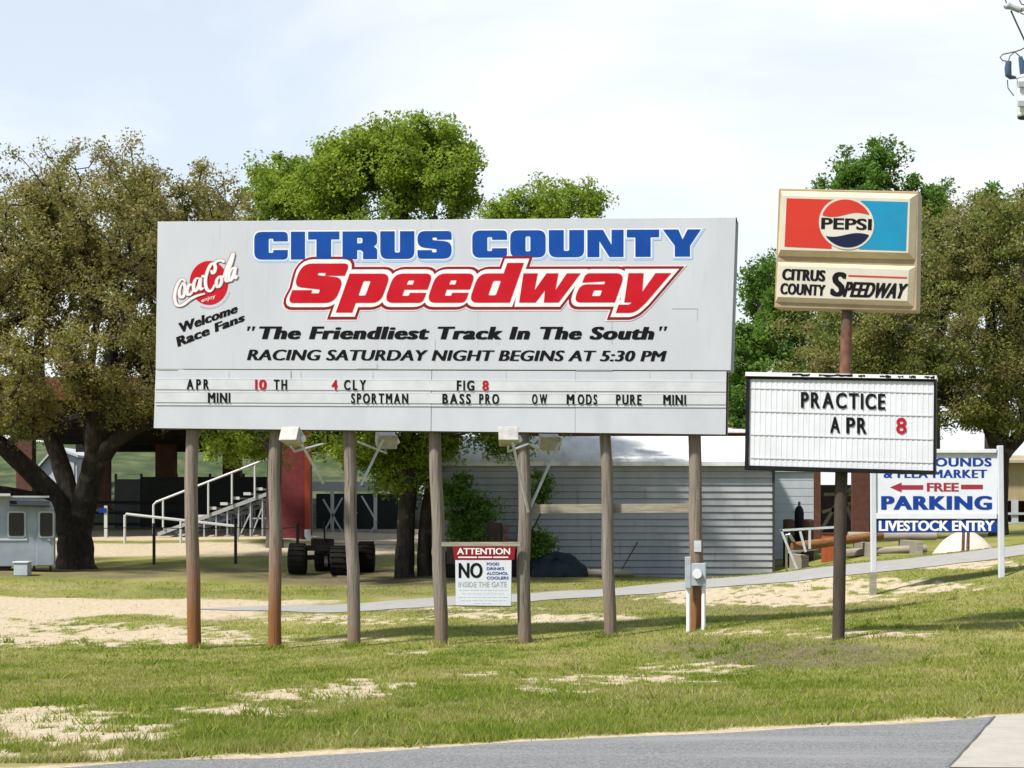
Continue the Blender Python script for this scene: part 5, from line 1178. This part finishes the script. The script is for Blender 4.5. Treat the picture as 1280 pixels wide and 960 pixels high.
Y = 36
tree('oak_tree', tbase(95, Y), [
    lim(Y, [(96, 722, 0), (95, 700, 0), (94, 672, 0), (92, 652, 0)], [.72, .56, .52, .56]),
    lim(Y, [(88, 664, 0), (72, 628, -.1), (50, 598, -.4), (22, 565, -1), (-20, 520, -2), (-60, 470, -2.5)], [.42, .34, .30, .26, .2, .1]),
    lim(Y, [(90, 655, 0), (80, 610, .4), (64, 570, .8), (44, 520, 1.2), (30, 440, 1.6), (40, 350, 1.6)], [.36, .30, .27, .24, .18, .08]),
    lim(Y, [(98, 662, 0), (112, 615, -.3), (124, 570, -.5), (130, 520, -.8), (150, 440, -1), (160, 340, -1.2)], [.42, .36, .32, .27, .2, .09]),
    lim(Y, [(110, 615, .1), (106, 570, .8), (96, 510, 1.4), (96, 430, 2), (110, 330, 2.2)], [.26, .2, .17, .13, .07]),
    lim(Y, [(122, 584, -.3), (148, 556, -.8), (185, 534, -1.2), (232, 512, -1.6), (270, 460, -1.8), (290, 390, -1.6)], [.30, .25, .21, .17, .12, .06]),
    lim(Y, [(70, 628, 0), (30, 618, -.8), (-15, 606, -1.6), (-60, 585, -2)], [.2, .17, .13, .08]),
    ], [lobe(140, 345, Y, 0, 172, 138, 5.4, 330), lobe(145, 278, Y, 0, 145, 72, 4.4, 170), lobe(60, 325, Y, 0, 70, 56, 4, 45), lobe(0, 370, Y, 0, 60, 66, 3.4, 40), lobe(250, 300, Y, 0, 66, 72, 3.4, 50), lobe(-75, 430, Y, -1, 80, 80, 4, 44), lobe(30, 480, Y, -1.0, 110, 50, 3, 44), lobe(205, 455, Y, -.5, 78, 66, 3, 44),
        lobe(140, 505, Y, 1.5, 90, 28, 2.5, 20), lobe(30, 520, Y, -2.2, 60, 34, 1.8, 30), lobe(125, 490, Y, -2.4, 60, 28, 1.8, 26), lobe(205, 505, Y, -2, 60, 26, 1.8, 26), lobe(-20, 560, Y, -2.2, 50, 26, 1.6, 14), lobe(30, 450, Y, -4, 140, 50, 2.6, 44), lobe(180, 440, Y, -4, 90, 45, 2.6, 30)],
    'leaf_oak', 'bark', 'broad olive-brown live oak with forked trunk left of the billboard', 7, 200, .088, .40, gap=.49, gscale=.85)
Y = 34
tree('shade_tree', tbase(514, Y), [
    lim(Y, [(505, 728, 0), (506, 690, 0), (508, 640, 0), (512, 580, 0), (508, 470, 0), (500, 340, 0), (500, 280, 0)], [.33, .27, .25, .23, .18, .11, .05]),
    lim(Y, [(532, 728, .2), (530, 690, .2), (534, 640, .2), (545, 570, .3), (552, 440, .2), (548, 340, 0), (545, 270, 0)], [.27, .21, .20, .19, .14, .09, .05]),
    lim(Y, [(508, 600, 0), (470, 520, .4), (440, 400, .3), (425, 290, 0)], [.2, .17, .12, .06]),
    ], [lobe(502, 228, Y, 0, 86, 62, 3.2, 125), lobe(545, 192, Y, 0, 42, 38, 1.8, 42), lobe(448, 215, Y, 0, 44, 44, 2.2, 46), lobe(408, 245, Y, 0, 46, 36, 2.2, 40), lobe(490, 195, Y, 0, 50, 34, 2, 40), lobe(574, 228, Y, 0, 26, 38, 1.4, 15), lobe(500, 470, Y, -4.2, 140, 52, 2.8, 150), lobe(655, 470, Y, -4.4, 110, 50, 2.8, 110), lobe(400, 480, Y, -3.5, 90, 45, 2.6, 70), lobe(500, 350, Y, 0, 110, 70, 3.6, 130), lobe(480, 470, Y, 0, 105, 60, 3.4, 140),  # lobes hidden by the billboard are added to shade shed and low leaves
        lobe(440, 556, Y, 1.0, 62, 26, 2.0, 34), lobe(515, 570, Y, .6, 50, 34, 1.8, 40), lobe(585, 552, Y, .2, 55, 22, 1.4, 18), lobe(652, 560, Y, -.5, 26, 30, 1, 12), lobe(610, 440, Y, -1.0, 120, 80, 4.2, 130), lobe(690, 470, Y, -1.2, 90, 60, 3.6, 80), lobe(500, 600, Y, .6, 40, 30, 1.4, 16)],
    'leaf_green', 'bark', 'tall bright green tree rising above the middle of the billboard', 21, 215, .10, .36, gap=.47, gscale=.9)
Y = 43
tree('shade_tree', tbase(343, Y), [
    lim(Y, [(343, 690, 0), (342, 640, 0), (344, 560, 0), (350, 450, 0), (350, 330, 0), (352, 250, 0)], [.34, .28, .25, .2, .14, .06]),
    lim(Y, [(344, 570, 0), (290, 500, -.3), (230, 450, -.5), (198, 420, -.5)], [.17, .14, .09, .05]),
    ], [lobe(355, 250, Y, 0, 62, 48, 2.6, 62), lobe(340, 350, Y, 0, 90, 60, 3.4, 90), lobe(300, 450, Y, -.8, 95, 70, 3.6, 120), lobe(196, 445, Y, -.3, 22, 38, 1.3, 20), lobe(300, 550, Y, 1.2, 60, 28, 2, 40), lobe(345, 225, Y, 0, 25, 28, 1.3, 14), lobe(385, 245, Y, 0, 40, 36, 2, 30)],
    'leaf_green', 'bark_pale', 'lighter green tree peeping over the upper left part of the billboard', 33, 165, .125, .40, gap=.43, gscale=.75)
Y = 46
tree('shade_tree', tbase(690, Y), [
    lim(Y, [(690, 700, 0), (690, 600, 0), (688, 450, 0), (686, 330, 0), (690, 270, 0)], [.34, .28, .22, .14, .07]),
    ], [lobe(690, 262, Y, 0, 58, 34, 2.2, 62), lobe(630, 268, Y, 0, 30, 24, 1.4, 18), lobe(690, 350, Y, 0, 90, 70, 3, 60), lobe(690, 460, Y, 0, 90, 60, 3, 40), lobe(730, 258, Y, 0, 18, 22, 1, 10)],
    'leaf_green', 'bark_pale', 'low green treetop showing just above the right half of the billboard', 45, 165, .125, .38, gap=.42, gscale=.75)
Y = 56
tree('shade_tree', tbase(1085, Y), [
    lim(Y, [(1082, 690, 0), (1082, 600, 0), (1085, 450, 0), (1088, 320, 0), (1092, 230, 0)], [.42, .36, .3, .2, .09]),
    ], [lobe(1104, 210, Y, 0, 30, 28, 1.7, 34), lobe(1062, 218, Y, 0, 20, 24, 1.3, 18), lobe(1085, 250, Y, 0, 68, 30, 2.6, 54), lobe(1165, 262, Y, 0, 24, 26, 1.5, 22), lobe(1085, 330, Y, 0, 110, 80, 4, 80), lobe(1085, 440, Y, 0, 110, 60, 4, 60)],
    'leaf_mid', 'bark', 'green tree whose tufted top stands over the soda sign', 57, 150, .17, .48, gap=.42, gscale=.6)
Y = 47
tree('shade_tree', tbase(955, Y), [
    lim(Y, [(955, 690, 0), (954, 620, 0), (952, 520, 0), (950, 420, 0), (952, 360, 0)], [.34, .28, .24, .16, .08]),
    ], [lobe(955, 372, Y, 0, 26, 44, 1.8, 34), lobe(945, 440, Y, 0, 40, 46, 2.4, 60), lobe(985, 400, Y, .4, 46, 70, 2.6, 70), lobe(945, 510, Y, 0, 52, 50, 2.6, 70), lobe(900, 480, Y, .5, 40, 60, 2.4, 30)],
    'leaf_mid', 'bark_pale', 'dense green tree between the billboard and the soda sign', 61, 160, .14, .42, gap=.38, gscale=.7)
Y = 41
tree('oak_tree', tbase(1248, Y), [
    lim(Y, [(1248, 690, 0), (1248, 650, 0), (1249, 600, 0), (1251, 560, 0)], [.40, .33, .31, .31]),
    lim(Y, [(1250, 570, 0), (1225, 520, -.4), (1180, 470, -.8), (1130, 420, -1.2), (1080, 380, -1.4)], [.27, .24, .19, .14, .07]),
    lim(Y, [(1251, 565, 0), (1256, 500, .4), (1250, 420, .8), (1240, 330, 1)], [.27, .24, .18, .09]),
    lim(Y, [(1252, 570, 0), (1300, 520, .3), (1360, 460, .2), (1410, 400, 0)], [.26, .22, .17, .09]),
    lim(Y, [(1228, 525, -.4), (1170, 505, -1.2), (1110, 492, -1.8), (1050, 480, -2.2)], [.2, .15, .11, .06]),
    ], [lobe(1215, 322, Y, 0, 95, 62, 3.8, 130), lobe(1130, 390, Y, 0, 100, 80, 4, 150), lobe(1050, 440, Y, 0, 70, 62, 3.2, 95), lobe(1260, 420, Y, 0, 100, 90, 4, 140), lobe(1160, 480, Y, -.5, 110, 52, 3.2, 110), lobe(1340, 340, Y, 0, 90, 90, 4, 80), lobe(1390, 450, Y, 0, 90, 80, 4, 60),
        lobe(1005, 490, Y, -.4, 50, 40, 2.2, 42), lobe(1255, 270, Y, 0, 50, 28, 2.4, 34), lobe(1240, 520, Y, -1, 60, 22, 2, 24)],
    'leaf_olive', 'bark', 'spreading olive oak with drooping limbs filling the right side', 73, 205, .095, .43, gap=.455, gscale=.8, droop=.4)
Y = 70
for u, v, label, sd_ in ((1168, 238, 'far thin treetop just right of the soda sign', 81), (1238, 236, 'far thin treetop above the right-hand oak', 83)):
    tree('far_tree', tbase(u, Y), [lim(Y, [(u, 680, 0), (u, 450, 0), (u, 300, 0), (u, v, 0)], [.4, .3, .2, .06])],
         [lobe(u, v + 10, Y, 0, 12, 14, .8, 12), lobe(u, v + 42, Y, 0, 26, 26, 1.6, 26), lobe(u, v + 110, Y, 0, 50, 60, 2.5, 40)], 'leaf_mid', 'bark', label, sd_, 80, .28, .42, group='far trees beyond the oaks')

Y = 33.3
for u, pts_, label, sd_ in ((588, [lobe(588, 655, Y, 0, 34, 30, .7, 40), lobe(572, 622, Y, .3, 18, 26, .5, 18)], 'dark wild shrub growing between the shade tree and the shed wall', 91), (668, [lobe(668, 684, Y, 0, 22, 20, .5, 22), lobe(676, 610, Y, .5, 14, 16, .3, 8)], 'low dark vine-like shrub at the shed wall beside the tarp heap', 93)):
    t_ = tree('wild_shrub', tbase(u, Y), [lim(Y, [(u, 722, 0), (u, 690, 0), (u + 2, 668, 0)], [.05, .04, .02])], pts_, 'leaf_mid', 'bark', label, sd_, 130, .09, .26, gap=.3, gscale=.9, twig=.006)
    t_['category'] = 'shrub'

# ------------------------------------------------------------------ grass blades over the lawn
g = np.random.default_rng(99)
N = 1050000
q = g.uniform(0, 1, N); ya_, yb_ = 11.2, 46.0
yy = 1.0 / (1 / ya_ - q * (1 / ya_ - 1 / yb_)); xx = g.uniform(-.47, .47, N) * yy
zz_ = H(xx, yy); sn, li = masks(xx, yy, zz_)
cl_ = fbm(xx * 3.1, yy * 3.1, 41, 3); de = y_edge(xx)
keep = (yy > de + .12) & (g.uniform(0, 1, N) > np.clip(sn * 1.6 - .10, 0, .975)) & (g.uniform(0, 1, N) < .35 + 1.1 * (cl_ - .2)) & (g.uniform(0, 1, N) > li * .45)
lane_y = yy / K; keep &= ~((lane_y > 25.3) & (lane_y < 28.7) & (xx > xat(345, 26)))
xx, yy, zz_, cl_, li = xx[keep], yy[keep], zz_[keep], cl_[keep], li[keep]; n_ = len(xx)
hh = g.uniform(.014, .04, n_) * (.55 + 1.1 * cl_) * (1 + .7 * np.exp(-((yy - y_edge(xx)) / .9) ** 2)); tall = g.uniform(0, 1, n_) < .012; hh[tall] *= 2.0
wd = (.003 + .00046 * yy) * g.uniform(.6, 1.3, n_)
an = g.uniform(0, 2 * math.pi, n_); lean = g.normal(size=(n_, 2)) * hh[:, None] * .55
nw = 420; wy = 1.0 / (1 / 11.4 - g.uniform(0, 1, nw) * (1 / 11.4 - 1 / 30)); wx = g.uniform(-.40, .40, nw) * wy; ok_ = wy > y_edge(wx) + .15; wx, wy = wx[ok_], wy[ok_]
base_ = np.array([[pp[0][0].x, pp[0][0].y] for pp in post_xy])
wx = np.concatenate([wx, np.repeat(base_[:, 0], 5) + g.normal(size=len(base_) * 5) * .13]); wy = np.concatenate([wy, np.repeat(base_[:, 1], 5) - np.abs(g.normal(size=len(base_) * 5)) * .10 - .1])
kb = 26; wr = np.repeat(g.uniform(.03, .10, len(wx)), kb); cxw = np.repeat(wx, kb) + g.normal(size=len(wx) * kb) * wr; cyw = np.repeat(wy, kb) + g.normal(size=len(wx) * kb) * wr
xx = np.concatenate([xx, cxw]); yy = np.concatenate([yy, cyw]); zz_ = np.concatenate([zz_, H(cxw, cyw)]); hw = np.repeat(g.uniform(.05, .13, len(wx)), kb) * g.uniform(.5, 1.1, len(cxw))
hh = np.concatenate([hh, hw]); wd = np.concatenate([wd, (.006 + .0006 * cyw) * g.uniform(.8, 1.6, len(cxw))]); an = np.concatenate([an, g.uniform(0, 2 * math.pi, len(cxw))])
lean = np.concatenate([lean, g.normal(size=(len(cxw), 2)) * hw[:, None] * .7]); n_ = len(xx)
b0_ = np.stack([xx - np.cos(an) * wd / 2, yy - np.sin(an) * wd / 2, zz_ - .006], 1); b1_ = np.stack([xx + np.cos(an) * wd / 2, yy + np.sin(an) * wd / 2, zz_ - .006], 1)
t0_ = np.stack([xx + lean[:, 0], yy + lean[:, 1], zz_ + hh], 1)
me = bpy.data.meshes.new('grass'); np_mesh(me, np.stack([b0_, b1_, t0_], 1).reshape(-1, 3), np.arange(n_ * 3).reshape(-1, 3))
gmt = bpy.data.materials.new('grass_blades'); gmt.use_nodes = True; nt = gmt.node_tree; nt.nodes.clear()
out = nt.nodes.new('ShaderNodeOutputMaterial'); t = nt.nodes.new('ShaderNodeTexCoord'); geo = nt.nodes.new('ShaderNodeNewGeometry')
tone = grass_tone(nt, t.outputs['Object'])
a = nt.nodes.new('ShaderNodeMath'); a.operation = 'MULTIPLY_ADD'; a.inputs[1].default_value = .40; nt.links.new(geo.outputs['Random Per Island'], a.inputs[0])
a2 = nt.nodes.new('ShaderNodeMath'); a2.operation = 'ADD'; a2.inputs[1].default_value = -.17; nt.links.new(tone, a2.inputs[0]); nt.links.new(a2.outputs[0], a.inputs[2])
colr = ramp(nt, [(.10, .17, .02), (.185, .25, .03), (.275, .295, .062), (.41, .355, .17)], a.outputs[0], [.28, .44, .58, .74])
df = nt.nodes.new('ShaderNodeBsdfDiffuse'); tl = nt.nodes.new('ShaderNodeBsdfTranslucent'); ms = nt.nodes.new('ShaderNodeMixShader'); ms.inputs[0].default_value = .45
nt.links.new(colr, df.inputs['Color']); nt.links.new(colr, tl.inputs['Color']); nt.links.new(df.outputs[0], ms.inputs[1]); nt.links.new(tl.outputs[0], ms.inputs[2]); nt.links.new(ms.outputs[0], out.inputs['Surface'])
me.materials.append(gmt); o = bpy.data.objects.new('grass', me); C.objects.link(o); tag(o, 'short patchy lawn grass on the verge', 'grass', kind='stuff')
